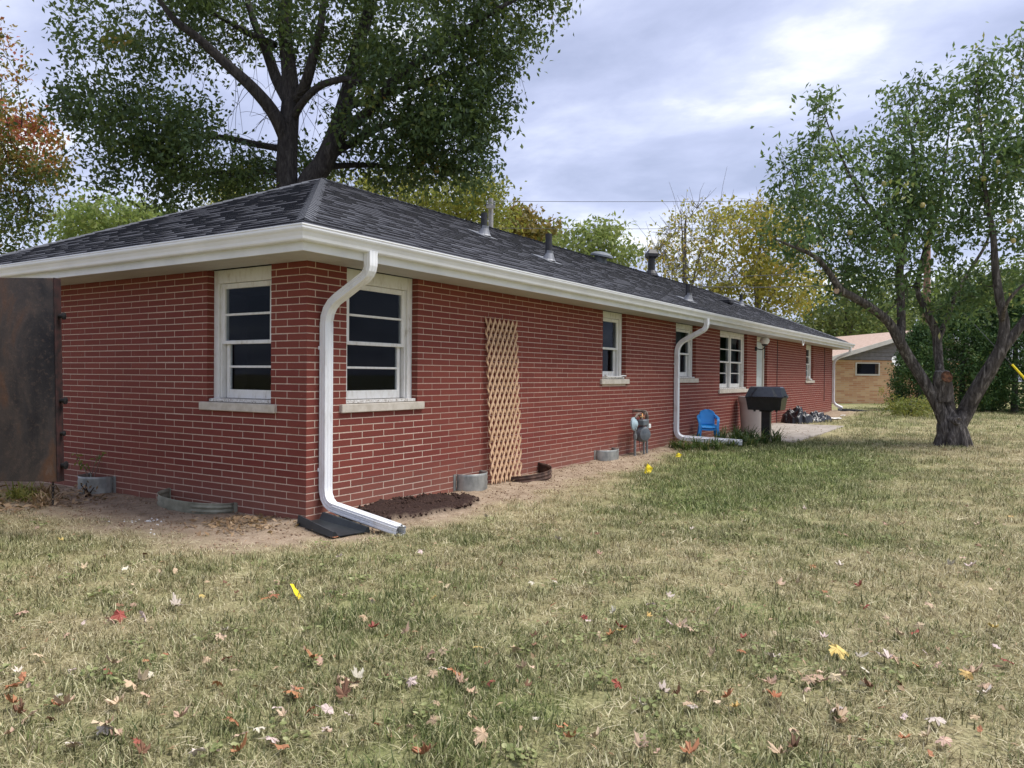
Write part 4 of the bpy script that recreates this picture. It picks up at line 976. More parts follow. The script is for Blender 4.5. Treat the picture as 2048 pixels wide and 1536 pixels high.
def make_tree(name, label, cat, limbs, clusters, rg, leafm, barkm, L, Wd, per, cl=(.3, .3, .22), tone=(.45, .2), group=None, droop=.5, tone_fn=None, twig=.006, extra=None, trunk_name='trunk', drop=0.0):
    base = np.array(limbs[0][0][:3]); o = thing(name, label, cat, base, group)
    polys = []; nodes = []
    for lb in limbs:
        P = smooth_path(lb); polys.append((P[:, :3], np.maximum(P[:, 3], .004))); nodes.append(P)
    nodes = np.concatenate(nodes); nodes = nodes[nodes[:, 2] > base[2]+(.6 if nodes[:, 2].max() > base[2]+2 else .1)]
    order = np.argsort(np.min(np.linalg.norm(clusters[:, None, :]-nodes[None, ::4, :3], axis=2), axis=1))
    cap = len(clusters)*5+len(nodes)+10; buf = np.zeros((cap, 4)); nn = len(nodes); buf[:nn] = nodes
    for i in order:
        c0 = clusters[i]; dv = c0-buf[:nn, :3]; dist = np.linalg.norm(dv, axis=1); sc = dist+.35*np.maximum(0, -dv[:, 2])-.6*np.minimum(buf[:nn, 3], .15)
        j = int(np.argmin(sc)); p0 = buf[j, :3]; r0 = min(buf[j, 3]*.62, .010+.014*dist[j]); r0 = max(r0, twig)
        mid = (p0+c0)/2+rg.normal(0, .09, 3)*dist[j]+np.array((0, 0, .08*dist[j])); t = np.linspace(0, 1, 6)[:, None]
        path = p0*(1-t)**2+2*mid*t*(1-t)+c0*t*t; rr = np.linspace(r0, max(twig*.6, r0*.3), 6); polys.append((path, rr))
        buf[nn:nn+4, :3] = path[2:]; buf[nn:nn+4, 3] = rr[2:]; nn += 4
    if extra: polys += extra
    V, F_ = tubes_np(polys); me = mesh_from(trunk_name, V-base, F_, barkm, smooth=True); link(bpy.data.objects.new(trunk_name, me), o, base)
    keep = rg.random(len(clusters)) >= drop; clusters = clusters[keep]
    k = rg.poisson(per, len(clusters)); idx = np.repeat(np.arange(len(clusters)), k)
    P = clusters[idx]+np.clip(rg.normal(0, 1, (len(idx), 3)), -1.7, 1.7)*np.array(cl)*rg.uniform(.5, 1.35, len(clusters))[idx][:, None]
    ct = rg.normal(tone[0], tone[1], len(clusters))[idx]+rg.normal(0, .13, len(idx))
    if tone_fn is not None: ct = ct+tone_fn(P)
    V, F_, T_ = leaves_np(P, L, Wd, rg, droop, np.clip(ct, 0, 1)); me = mesh_from('crown', V-base, F_, leafm, T_); link(bpy.data.objects.new('crown', me), o, base)
    return o
def lim(d, *pts):
    """limb from pixels: (x, y, radius m[, depth offset])"""
    return [(*at(p_[0], p_[1], d+(p_[3] if len(p_) > 3 else 0)), p_[2]) for p_ in pts]

# big oak behind the house
rg = np.random.default_rng(11); d = 18.6
g_ = at(578, 735, d); gb = np.array((g_[0], g_[1], .1))
base_l = [(*gb, .36)]
limbs = [base_l+lim(d, (577, 560, .31), (576, 420, .27), (574, 330, .25), (578, 250, .235), (582, 190, .21), (575, 110, .17), (566, 20, .13), (560, -90, .09), (555, -200, .05)),
         [(*gb, .30)]+lim(d, (592, 470, .26), (615, 372, .27), (645, 330, .25), (672, 270, .23), (692, 200, .19, .3), (712, 110, .16, .4), (738, 20, .13, .4), (760, -80, .09), (775, -190, .04)),
         lim(d, (576, 290, .17), (548, 228, .16, -.3), (505, 175, .14, -.6), (450, 125, .12, -.8), (395, 75, .10, -1), (345, 35, .07, -1.2), (300, -30, .04, -1.2)),
         lim(d, (578, 205, .15), (552, 155, .14, .4), (530, 95, .12, .6), (505, 35, .09, .8), (480, -60, .05, 1)),
         lim(d, (552, 90, .09, .3), (500, 68, .08, .4), (450, 40, .06, .5), (400, 10, .04)),
         lim(d, (590, 205, .14), (612, 165, .13, -.5), (630, 100, .11, -.8), (642, 50, .09, -1), (650, -50, .06)),
         lim(d, (584, 240, .11), (605, 205, .09, -.4), (640, 172, .085, -.7), (690, 158, .07, -1), (720, 165, .04, -1.2)),
         lim(d, (672, 275, .13), (735, 225, .13, -.5), (790, 160, .11, -.8), (850, 115, .09, -1.0), (930, 60, .07, -1), (1010, 10, .05, -1), (1090, -30, .03)),
         lim(d, (690, 215, .09), (770, 190, .08, .5), (860, 160, .07, .7), (950, 130, .05, 1), (1020, 100, .03, 1)),
         lim(d, (650, 320, .10), (720, 275, .09, .6), (790, 245, .08, 1), (880, 230, .06, 1.2), (960, 225, .03, 1.4)),
         lim(d, (640, 335, .08), (720, 330, .07, .8), (800, 335, .05, 1.2), (880, 340, .03, 1.4)),
         lim(d, (577, 300, .09), (520, 290, .08, .6), (450, 275, .07, .9), (380, 270, .06, 1.2), (300, 240, .05, 1.4), (220, 240, .03, 1.5)),
         lim(d, (576, 330, .08), (520, 345, .06, 1), (440, 345, .05, 1.4), (360, 360, .03, 1.6))]
cl = np.concatenate([blob(315, 25, d, 170, 90, 2.2, 66, rg), blob(225, 140, d, 85, 85, 1.8, 32, rg), blob(255, 245, d, 130, 62, 1.8, 58, rg), blob(175, 215, d, 55, 45, 1.2, 14, rg),
    blob(215, 325, d, 38, 40, .9, 12, rg), blob(385, 240, d, 70, 45, 1.2, 15, rg), blob(410, 325, d+.5, 120, 42, 1.8, 54, rg), blob(345, 385, d+1, 62, 42, 1.2, 20, rg), blob(500, 370, d+1, 75, 40, 1.4, 26, rg),
    blob(470, -10, d, 150, 70, 2.6, 46, rg), blob(655, 40, d, 130, 95, 2.2, 62, rg), blob(820, 60, d, 190, 120, 2.8, 120, rg), blob(1000, 20, d, 120, 60, 2.0, 46, rg), blob(1050, -20, d, 90, 40, 1.6, 16, rg), blob(985, 95, d, 75, 45, 1.6, 26, rg),
    blob(860, 190, d, 130, 78, 2.4, 92, rg), blob(975, 215, d, 52, 40, 1.2, 18, rg), blob(780, 270, d, 110, 55, 2, 54, rg), blob(900, 285, d, 85, 42, 1.8, 36, rg), blob(935, 340, d, 48, 32, 1.2, 14, rg), blob(800, 335, d+.8, 110, 32, 1.6, 34, rg), blob(640, 320, d+1.4, 70, 38, 1.0, 14, rg),
    blob(700, -120, d, 420, 90, 3.5, 120, rg), blob(330, -90, d, 200, 60, 2.4, 40, rg)])
# hanging bare twigs
ex = []
for _ in range(330):
    b_ = limbs[int(rg.integers(2, len(limbs)))]; P = smooth_path(b_); p0 = P[int(rg.integers(3, len(P)))][:3]
    dd = rg.normal(0, .5, 3); t = np.linspace(0, 1, 6)[:, None]; e_ = p0+dd+np.array((0, 0, -rg.uniform(.2, .9))); mid = (p0+e_)/2+np.array((0, 0, .2))+rg.normal(0, .12, 3)
    ex.append((p0*(1-t)**2+2*mid*t*(1-t)+e_*t*t, np.linspace(.008, .004, 6)))
low_t = lambda P: .30*np.clip((5.8-P[:, 2])/3.5, 0, 1)
make_tree('oak_tree', 'huge dark green oak with forked trunk rising behind the charcoal roof', 'tree', limbs, cl, rg, 'leaf_oak', 'bark_oak', .15, .078, 62, (.28, .28, .24), (.36, .16), tone_fn=low_t, extra=ex, drop=.10)

# old apple tree in the lawn
rg = np.random.default_rng(23); b_ = onground(1905, 892); d = float((b_-CAM) @ FW); b_ = b_-np.array((0, 0, .05))
limbs = [[(*(b_+np.array((0, 0, -.05))), .32), (*(b_+np.array((0, 0, .08))), .275)]+lim(d, (1903, 868, .25), (1901, 850, .235), (1900, 836, .18)),
    lim(d, (1893, 852, .15), (1878, 815, .135), (1850, 765, .125), (1818, 715, .12), (1798, 680, .115, -.1), (1778, 645, .10, -.2), (1742, 615, .09, -.35), (1700, 590, .085, -.5), (1680, 578, .08, -.55), (1655, 540, .06, -.7), (1628, 512, .05, -.8), (1590, 495, .035, -.9), (1550, 478, .015, -1)),
    lim(d, (1800, 690, .10), (1803, 650, .095, .1), (1802, 600, .09, .2), (1800, 540, .085, .3), (1808, 480, .075, .3), (1820, 420, .06, .4), (1830, 350, .045, .4), (1822, 270, .03, .3), (1810, 200, .012, .3)),
    lim(d, (1803, 510, .055, .3), (1770, 450, .045), (1730, 400, .035, -.3), (1690, 330, .025, -.5), (1660, 260, .015, -.6), (1645, 215, .008, -.6)),
    lim(d, (1902, 840, .16), (1893, 800, .15, .15), (1886, 770, .14, .2), (1880, 740, .095, .35), (1876, 700, .10, .45), (1872, 665, .095, .5), (1852, 620, .075, .5), (1835, 575, .06, .6), (1850, 500, .05, .8), (1875, 420, .04, 1.0), (1890, 330, .025, 1.1), (1900, 240, .012, 1.1)),
    lim(d, (1876, 680, .07, .5), (1893, 640, .06, .7), (1912, 590, .05, .9), (1940, 540, .04, 1.1), (1975, 480, .03, 1.2), (1990, 400, .02, 1.2)),
    lim(d, (1915, 850, .19), (1935, 815, .175), (1958, 775, .165, -.15), (1985, 730, .15, -.3), (2005, 690, .13, -.4), (2008, 640, .10, -.4), (1998, 590, .09, -.4), (1990, 530, .075, -.4), (1985, 460, .06, -.4), (1970, 380, .045, -.5), (1965, 290, .03, -.5), (1955, 190, .015, -.5), (1948, 140, .006, -.5)),
    lim(d, (2003, 700, .11, -.4), (2035, 660, .10, -.5), (2070, 610, .08, -.6), (2100, 540, .06, -.7), (2110, 440, .04, -.7), (2100, 330, .02, -.7)),
    lim(d, (2004, 645, .05, -.4), (2012, 610, .04, -.7), (2035, 580, .03, -.9), (2060, 560, .02, -1)),
    lim(d, (2080, 600, .05, -.6), (2150, 520, .04, 0), (2200, 420, .02, .4))]
limbs = [limbs[0]]+[[(a_[0], a_[1], a_[2], a_[3]*.86) for a_ in l_] for l_ in limbs[1:]]
cl = np.concatenate([blob(1720, 380, d-.2, 150, 85, 1.2, 84, rg, .4), blob(1620, 400, d-.4, 75, 75, .8, 30, rg, .4), blob(1600, 480, d-.6, 50, 35, .6, 12, rg), blob(1650, 285, d-.5, 48, 42, .5, 12, rg), blob(1640, 215, d-.5, 16, 28, .2, 4, rg), blob(1790, 300, d, 75, 70, 1, 36, rg, .4),
    blob(1805, 200, d+.2, 32, 36, .3, 6, rg), blob(1900, 330, d+.4, 150, 115, 1.5, 115, rg, .4), blob(1955, 160, d-.3, 45, 55, .5, 12, rg), blob(2010, 230, d-.4, 60, 80, .9, 26, rg), blob(2070, 300, d-.4, 90, 190, 1.2, 70, rg, .4), blob(1990, 420, d, 130, 120, 1.5, 90, rg, .3),
    blob(1850, 460, d+.2, 120, 70, 1.3, 62, rg, .3), blob(1730, 500, d-.2, 100, 55, 1.0, 40, rg, .3), blob(1700, 570, d, 70, 40, .8, 14, rg, .3), blob(1880, 570, d+.5, 95, 50, .9, 32, rg, .3), blob(1990, 580, d+.3, 70, 45, .9, 20, rg, .3), blob(1770, 590, d, 50, 40, .7, 11, rg), blob(1870, 630, d+.5, 40, 30, .4, 8, rg)])
ex = []
for (a0, a1) in (((1640, 310), (1636, 195)), ((1800, 260), (1850, 150)), ((1830, 250), (1895, 175)), ((1950, 190), (1958, 108)), ((1960, 190), (1990, 130)), ((1600, 400), (1560, 300)), ((2040, 150), (2050, 80)), ((1880, 230), (1900, 185))):
    p0, p1 = at(*a0, d-.4), at(*a1, d-.5); t = np.linspace(0, 1, 8)[:, None]; pth = p0*(1-t)+p1*t+rg.normal(0, .03, (8, 3))*np.linspace(0, 1, 8)[:, None]; ex.append((pth, np.linspace(.014, .004, 8))); cl = np.concatenate([cl, pth[3:]+rg.normal(0, .04, (5, 3))])
ap = make_tree('apple_tree', 'gnarled old apple tree with spreading limbs standing in the lawn', 'tree', limbs, cl, rg, 'leaf_apple', 'bark_apple', .125, .054, 30, (.19, .19, .17), (.42, .2), droop=.7, extra=ex)
# stub with a hollow, cut branch end, root flare, fruit
ao = ORG[ap.name]
P = [at(1888, 800, d-.05), at(1886, 778, d-.08), at(1884, 755, d-.12), at(1884, 742, d-.14)]
m = MB(); m.tube(P, [.17, .17, .155, .12], 16); m.build('broken_stub', 'bark_apple', ap, smooth=True)
m = MB(); c0 = at(1885, 757, d-.14); m.lathe([(.11, 0), (.10, .008), (.075, -.03), (.02, -.06)], -FW+np.array((0, 0, .30)), c0-FW*.150+np.array((0, 0, .03)), 14); m.build('hollow', 'hollow_wood', ap)
m = MB(); c0 = at(1677, 582, d-.55); ax_ = -RT*.8-FW*.55; m.lathe([(.062, -.12), (.062, .06), (.058, .062)], ax_, c0, 14); m.build('branch_stub', 'bark_apple', ap)
m = MB(); m.lathe([(.056, .0625), (.05, .066)], ax_, c0, 14); m.build('cut_face', 'cut_wood', ap)
m = MB(); c0 = at(1912, 842, d-.22); m.lathe([(.075, -.2), (.075, .06), (.06, .075), (.03, .05)], -FW+RT*.15, c0, 12); m.build('knot', 'bark_apple', ap, smooth=True)
for a in np.linspace(0, 2*math.pi, 7, endpoint=False):
    dv = np.array((math.cos(a+.4), math.sin(a+.4), 0)); m = MB(); m.tube([b_+dv*.16+(0, 0, .42), b_+dv*.235+(0, 0, .18), b_+dv*.31+(0, 0, .02), b_+dv*.4-(0, 0, .06)], [.07, .075, .055, .025], 8); m.build('root_flare', 'bark_apple', ap, smooth=True)
for (x, y) in ((1936, 266), (1967, 362), (2019, 447), (2026, 486), (1790, 478), (1768, 372), (1845, 415), (1700, 470), (1995, 330)):
    m = MB(); m.lathe([(.008, .075), (.03, .082), (.043, .06), (.046, .035), (.035, .006), (.01, 0)], (.1, 0, 1), at(x, y, d-.9), 12); m.build('apple', 'apple_skin', ap, smooth=True)

# other trees : trunk, crown blobs (px, py, rx, ry, depth radius, clusters)
def yard_tree(name, label, d, base_px, blobs, leafm, L, Wd, per, seed, barkm='bark_grey', cl=(.45, .45, .35), tone=(.5, .25), r0=.2, top=None, group='trees beyond the house', forks=4, tone_fn=None, drop=0.0, twigs=0, shell=.5):
    rg = np.random.default_rng(seed); g_ = at(base_px, 750, d); z0 = float(rise(g_[0])); b_ = (g_[0], g_[1], z0)
    C_ = np.concatenate([blob(x, y, d, rx, ry, rd, n_, rg, shell) for x, y, rx, ry, rd, n_ in blobs])
    tp = C_[:, 2].max(); c0 = C_.mean(0); lb = [[(*b_, r0), (b_[0]+.05*r0, b_[1], z0+.25*(tp-z0), r0*.8), (*(np.array(b_)*.4+c0*.6), r0*.6), (c0[0], c0[1], c0[2]*.4+tp*.6, r0*.3), (c0[0]+.1, c0[1], tp-.2, r0*.08)]]
    for k in range(forks):
        e_ = C_[int(rg.integers(0, len(C_)))]; s_ = np.array(b_)*.5+c0*.5; s_ = s_+np.array((0, 0, rg.uniform(-.6, .8))); lb.append([(*s_, r0*.5), (*(s_*.5+e_*.5+np.array((0, 0, .3))), r0*.32), (*e_, r0*.08)])
    ex = []
    for _ in range(twigs):
        p0 = C_[int(rg.integers(0, len(C_)))]; dv = rg.normal(0, .5, 3)+np.array((0, 0, .6)); t = np.linspace(0, 1, 4)[:, None]; ex.append((p0+dv*t*rg.uniform(.6, 1.6)+rg.normal(0, .04, (4, 3)), np.linspace(.014, .006, 4)))
    return make_tree(name, label, 'tree', lb, C_, rg, leafm, barkm, L, Wd, per, cl, tone, group, tone_fn=tone_fn, extra=ex, drop=drop, twig=.009)
mp0 = at(55, 265, 21)
def maple_t(P):
    r_ = np.linalg.norm(P-mp0, axis=1); return .62*np.exp(-(r_/1.15)**2)+.30*np.clip((P[:, 2]-7.3)/2.5, 0, 1)
yard_tree('maple_tree', 'maple turning orange and red beside the oak crown', 21, -120, [(-95, 130, 105, 130, 2, 60), (-40, 300, 130, 90, 2, 80), (40, 270, 72, 50, 1.2, 34), (-60, 430, 120, 60, 2, 60), (55, 345, 55, 32, 1, 18), (40, 420, 45, 35, 1, 12), (85, 330, 38, 22, .8, 8), (-150, 150, 120, 260, 2.5, 90), (-15, 190, 35, 60, 1, 10), (10, 480, 50, 25, 1, 12)], 'leaf_maple', .15, .085, 30, 31, 'bark_oak', (.33, .33, .2), (.20, .13), .22, tone_fn=maple_t, twigs=60)
yard_tree('lime_tree', 'pale lime green tree showing low over the roof below the maple', 42, 240, [(235, 440, 85, 38, 3, 60), (180, 460, 55, 25, 2, 30), (300, 455, 60, 30, 2.4, 30)], 'leaf_lime', .30, .17, 40, 32, cl=(.6, .6, .4), tone=(.5, .22))
yard_tree('olive_tree', 'yellowing olive green tree tucked under the oak crown', 34, 860, [(800, 400, 100, 42, 3, 64), (900, 395, 70, 42, 2.4, 44), (955, 405, 42, 40, 1.8, 26), (980, 440, 40, 30, 1.6, 18), (700, 400, 70, 30, 2, 26), (500, 405, 90, 26, 2, 26)], 'leaf_yellow', .22, .12, 46, 33, cl=(.5, .5, .35), tone=(.22, .2))
yard_tree('bronze_tree', 'rounded bronze and orange tree behind the utility pole', 40, 1060, [(1050, 450, 52, 30, 2.4, 40), (1015, 462, 34, 28, 1.6, 18), (1085, 475, 36, 24, 1.6, 16)], 'leaf_bronze', .28, .17, 40, 34, cl=(.42, .42, .3), tone=(.45, .22))
yard_tree('walnut_tree', 'sparse yellow-green sapling with feathery leaves behind the ridge', 30, 1190, [(1215, 455, 26, 22, 1, 12), (1190, 490, 48, 28, 1.4, 22), (1140, 480, 30, 26, 1.2, 14), (1235, 505, 40, 25, 1.4, 16), (1160, 520, 55, 25, 1.6, 22)], 'leaf_lime', .26, .11, 30, 35, cl=(.32, .32, .25), tone=(.75, .2), r0=.1)
yard_tree('bare_tree', 'half bare yellowing tree with fine grey twigs behind the flue cap', 46, 1370, [(1390, 465, 60, 50, 3, 44), (1360, 520, 70, 40, 3, 40), (1310, 540, 45, 40, 2.4, 22), (1410, 560, 70, 40, 3, 40)], 'leaf_yellow', .27, .15, 11, 36, cl=(.6, .6, .5), tone=(.62, .25), twigs=520)
yard_tree('yellow_tree', 'tall golden yellow tree rising over the far end of the roof', 48, 1510, [(1480, 470, 75, 55, 3, 66), (1520, 440, 55, 35, 2.4, 34), (1560, 490, 70, 55, 3, 58), (1470, 545, 80, 45, 3, 60), (1570, 570, 75, 50, 3, 60), (1510, 600, 110, 40, 3, 60)], 'leaf_yellow', .29, .17, 27, 37, cl=(.6, .6, .45), tone=(.5, .25), twigs=260, drop=.1)
yard_tree('green_tree', 'soft green tree standing behind the neighbouring roof', 52, 1680, [(1650, 610, 60, 45, 3, 46), (1700, 590, 70, 55, 3, 54), (1760, 620, 60, 50, 3, 46), (1720, 660, 90, 35, 3, 54), (1620, 650, 60, 40, 3, 34)], 'leaf_green', .30, .17, 28, 38, cl=(.7, .7, .5), tone=(.5, .28))
yard_tree('pale_tree', 'pale green tree filling the gap beside the tall conifers', 60, 1790, [(1750, 655, 90, 40, 4, 60), (1690, 670, 60, 25, 4, 34), (1840, 620, 80, 60, 4, 60)], 'leaf_lime', .4, .24, 34, 39, cl=(.9, .9, .6), tone=(.25, .2))
yard_tree('far_tree', 'green tree glimpsed between the limbs of the apple tree', 58, 2000, [(1960, 600, 90, 70, 4, 80), (2060, 590, 90, 80, 4, 80)], 'leaf_green', .4, .24, 36, 40, cl=(.9, .9, .6), tone=(.4, .2))

# dense conifers
def conifer(label, px, top, wid, d, seed, basew=1.0):
    rg = np.random.default_rng(seed); g_ = at(px, 760, d); z0 = float(rise(g_[0])); b_ = np.array((g_[0], g_[1], z0)); tz = at(px, top, d)[2]; H = tz-z0; Rr = wid*d/FPX/2
    o = thing('conifer', label, 'tree', b_, 'conifers beside the neighbouring house')
    V, F_ = tubes_np([(np.array([b_, b_+(0, 0, H*.5), b_+(0, 0, H*.95)]), np.array((.12, .08, .02)))]); link(bpy.data.objects.new('trunk', mesh_from('trunk', V-b_, F_, 'bark_apple')), o, b_)
    nS = int(1500*H*Rr/3.2); f = rg.random(nS)**.8; a = rg.random(nS)*2*math.pi; lump = 1+.22*(vnoise(a*2.3, f*9, 1)-.5)*2
    prof = np.interp(f, [0, .08, .3, .6, .85, 1], [.86*basew, 1, 1, .82, .48, .06]); r_ = Rr*prof*lump*rg.uniform(.80, 1.02, nS); C0 = b_+np.stack([r_*np.cos(a), r_*np.sin(a), f*H], 1)
    k = 16; idx = np.repeat(np.arange(nS), k); outw = np.stack([np.cos(a), np.sin(a), .5+0*a], 1)[idx]
    P = C0[idx]+rg.normal(0, .075, (len(idx), 3))+outw*rg.uniform(-.10, .12, len(idx))[:, None]
    T_ = np.clip(rg.normal(.45, .16, nS)[idx]+rg.normal(0, .14, len(idx))+(lump[idx]-1)*1.1, 0, 1)
    V, F_, T_ = leaves_np(P, .115, .04, rg, -.5, T_); link(bpy.data.objects.new('crown', mesh_from('crown', V-b_, F_, 'leaf_cedar', T_)), o, b_)
conifer('low rounded dark green conifer against the tan brick wall', 1842, 655, 100, 27.5, 51)
conifer('tall dark green conifer behind the trunk of the apple tree', 1925, 572, 150, 27.8, 52)
conifer('broad dark green conifer crossed by the guy wire', 2030, 585, 160, 27.2, 53)
conifer('dark green conifer with guy wire guard standing before it', 2140, 570, 150, 27.6, 54)
# yellow shrub
rg = np.random.default_rng(61); b_ = onground(1822, 833); C_ = b_+np.stack([rg.normal(0, .48, 90), rg.normal(0, .42, 90), np.abs(rg.normal(.26, .16, 90))], 1)
make_tree('shrub', 'low yellow-green shrub in front of the rounded conifer', 'shrub', [[(*b_, .03), (*(b_+(0, 0, .15)), .025), (*(b_+(.05, 0, .4)), .012), (*(b_+(.08, .02, .6)), .005)]], C_, rg, 'leaf_shrub', 'bark_grey', .09, .035, 34, (.10, .10, .10), (.45, .25), twig=.004, trunk_name='stem')

# ------------------------------------------------------------------ neighbouring house
nd = 35.0; na = at(1672, 806, nd); na[2] = .17
nb = thing('neighbour_house', 'tan brick house with grey siding gable and pinkish roof', 'house', na)
th = math.atan2(na[1]-CAM[1], na[0]-CAM[0])+R_(30)                # ridge direction
rd = np.array((math.cos(th), math.sin(th), 0)); sdv = np.array((rd[1], -rd[0], 0)); NM = np.stack([sdv, rd, upz], 1)   # x: along gable to the right, y: away, z: up
k_ = 1/abs(sdv @ (RT*np.array((1, 1, 0))))
def nbx(mb_, a, b): return mb_.box(a, b, M3=NM, o=na)
GW = 8.4; LFT = -.55; WH = 1.95; z_b = WH
def local(name, mb_, mat, parent):
    V = np.concatenate(mb_.V); V = (V-na) @ NM; me = mesh_from(name, V, mb_.F, mat); o = bpy.data.objects.new(name, me); COL.objects.link(o); o.parent = parent; o.rotation_euler = (0, 0, math.atan2(sdv[1], sdv[0])); ORG[o.name] = na; return o
wx0, wx1, wz0, wz1 = .96, 2.02, 1.33, 1.80
m = MB(); nbx(m, (LFT, 0, -.3), (wx0, .25, z_b)); nbx(m, (wx0, 0, -.3), (wx1, .25, wz0)); nbx(m, (wx0, 0, wz1), (wx1, .25, z_b)); nbx(m, (wx1, 0, -.3), (GW, .25, z_b)); nbx(m, (LFT, .25, -.3), (LFT+.25, 12, z_b)); nbx(m, (GW-.25, .25, -.3), (GW, 12, z_b)); local('wall', m, 'tan_brick', nb)
m = MB(); nbx(m, (wx0-.06, -.03, wz0-.07), (wx1+.06, .06, wz0)); nbx(m, (wx0-.06, -.03, wz1), (wx1+.06, .06, wz1+.05)); nbx(m, (wx0-.06, -.03, wz0), (wx0, .06, wz1)); nbx(m, (wx1, -.03, wz0), (wx1+.06, .06, wz1)); wf = m.build('window', 'trim_cream', nb)
m = MB(); nbx(m, (wx0, .02, wz0), (wx1, .03, wz1)); m.build('pane', 'window_glass', wf); m = MB(); nbx(m, (wx0-.3, .5, wz0-.3), (wx1+.3, .52, wz1+.2)); m.build('interior', 'room_dark', nb)
rk = .29; apx = (LFT+GW)/2; zr0 = z_b+.02
for i in range(7):
    z0, z1 = zr0+i*.17, zr0+i*.17+.165; x0, x1 = LFT+i*.17/rk, GW-i*.17/rk
    m = MB(); V = [(x0, -.035, z0), (x1, -.035, z0), (x1-.165/rk, -.003, z1), (x0+.165/rk, -.003, z1), (x0, .1, z0), (x1, .1, z0), (x1-.165/rk, .1, z1), (x0+.165/rk, .1, z1)]
    m.add(np.array(V) @ NM.T+na, [(0, 1, 2, 3), (7, 6, 5, 4), (0, 4, 5, 1), (3, 2, 6, 7), (0, 3, 7, 4), (1, 5, 6, 2)]); m.build('siding_board', 'siding_grey', nb)
zt2 = zr0+rk*(apx-LFT); ov = .5
m = MB()
for sg, xe in ((1, LFT-ov), (-1, GW+ov)):
    ze = zr0-rk*ov; V = [(xe, -ov, ze), (apx, -ov, zt2), (apx, 12.4, zt2), (xe, 12.4, ze)]; V += [(x, y, z+.10) for x, y, z in V]
    m.add(np.array(V) @ NM.T+na, [(0, 1, 2, 3), (7, 6, 5, 4), (0, 4, 5, 1), (1, 5, 6, 2), (2, 6, 7, 3), (3, 7, 4, 0)])
m.build('roof', 'roof_tan', nb)
m = MB()
for xe in (LFT-ov, GW+ov):
    ze = zr0-rk*ov; V = [(xe, -ov-.04, ze-.08), (apx, -ov-.04, zt2-.08), (apx, -ov-.04, zt2+.11), (xe, -ov-.04, ze+.11)]; V += [(x, y+.038, z) for x, y, z in V]
    m.add(np.array(V) @ NM.T+na, [(0, 1, 2, 3), (7, 6, 5, 4), (0, 4, 5, 1), (1, 5, 6, 2), (2, 6, 7, 3), (3, 7, 4, 0)])
m.build('rake_trim', 'trim_cream', nb)
# satellite dish
c0 = at(1797, 727, 33.6); sd = thing('satellite_dish', 'white satellite dish on a slim mast before the tan brick house', 'satellite dish', (c0[0], c0[1], .17))
fwd = -FW*.75+RT*.35+np.array((0, 0, .55)); m = MB(); m.lathe([(.02, -.10), (.18, -.075), (.30, -.03), (.36, .02), (.35, .025), (.28, -.02), (.15, -.06), (.02, -.08)], fwd, c0, 22); m.build('dish', 'dish_white', sd, smooth=True)
m = MB(); m.tube([(c0[0], c0[1], .1), (c0[0], c0[1], c0[2]-.05)], .025, 8); m.tube([c0-np.array((0, 0, .3)), c0+fwd/np.linalg.norm(fwd)*.45], .012, 6); m.build('mast', 'pipe_grey', sd)

# ------------------------------------------------------------------ poles and wires
def upole(label, px, pyt, d, r_, mat, arm=True):
    g_ = at(px, 760, d); zt_ = at(px, pyt, d)[2]; b_ = np.array((g_[0], g_[1], float(rise(g_[0]))-.1)); o = thing('utility_pole', label, 'utility pole', b_)
    m = MB(); m.tube([b_, b_*.5+np.array((b_[0], b_[1], zt_))*.5, np.array((b_[0], b_[1], zt_))], [r_*1.2, r_*1.05, r_*.85], 12); m.build('pole', mat, o, smooth=True)
    if arm:
        m = MB(); t_ = np.array((b_[0], b_[1], zt_-.35)); m.box((-.16, -.05, -.05), (.16, .05, .05), M3=np.stack([RT, FW, upz], 1), o=t_-FW*.2); m.build('crossarm', mat, o)
        for s in (-.13, .13):
            m = MB(); m.lathe([(.03, 0), (.05, .03), (.03, .07), (.045, .1), (.02, .14)], (0, 0, 1), t_-FW*.2+RT*s+np.array((0, 0, .06)), 8); m.build('insulator', 'gas_grey', o)
    return o
upole('weathered grey utility pole seen over the ridge by the bronze tree', 979, 398, 28.5, .10, 'pole_grey', True)
upole('reddish brown utility pole rising behind the apple tree', 1851, 470, 32.5, .14, 'pole_wood', False)
def wire(label, pts, r_=.012, sag=.0):
    P = [at(x, y, d_) for x, y, d_ in pts]; t = np.linspace(0, 1, 24)[:, None]; pth = P[0]*(1-t)+P[1]*t; pth[:, 2] -= sag*4*(t*(1-t))[:, 0]
    m = MB(); m.tube(pth, r_, 5); return tag(m.build('overhead_wire', 'wire_dark'), label, 'wire')
wire('topmost thin wire running from the grey pole across the sky', [(979, 402, 28.5), (1900, 392, 40)], .010, .12)
wire('second thin wire below it passing over the walnut sapling', [(979, 456, 28.5), (1900, 447, 40)], .009, .12)
wire('upper of the cables crossing before the yellow tree', [(1250, 556, 36), (1720, 540, 34)], .016, .1)
wire('lowest heavy cable crossing before the yellow tree', [(1330, 570, 35), (1760, 564, 34)], .020, .16)
wire('thin wire crossing the sky between the maple and the oak', [(-60, 330, 44), (420, 372, 46)], .012, .1)
wire('dark service cable low over the end roof', [(-80, 489, 30), (200, 512, 32)], .016, .05)
wire('slanting guy wire of the reddish pole against the conifers', [(1900, 596, 26.0), (2080, 790, 25.2)], .010)
a, b = at(2024, 729, 25.42), at(2062, 771, 25.24); m = MB(); m.tube([a, b], .035, 10); tag(m.build('wire_guard', 'flag_yellow'), 'bright yellow plastic guard sleeved on the guy wire', 'guard')
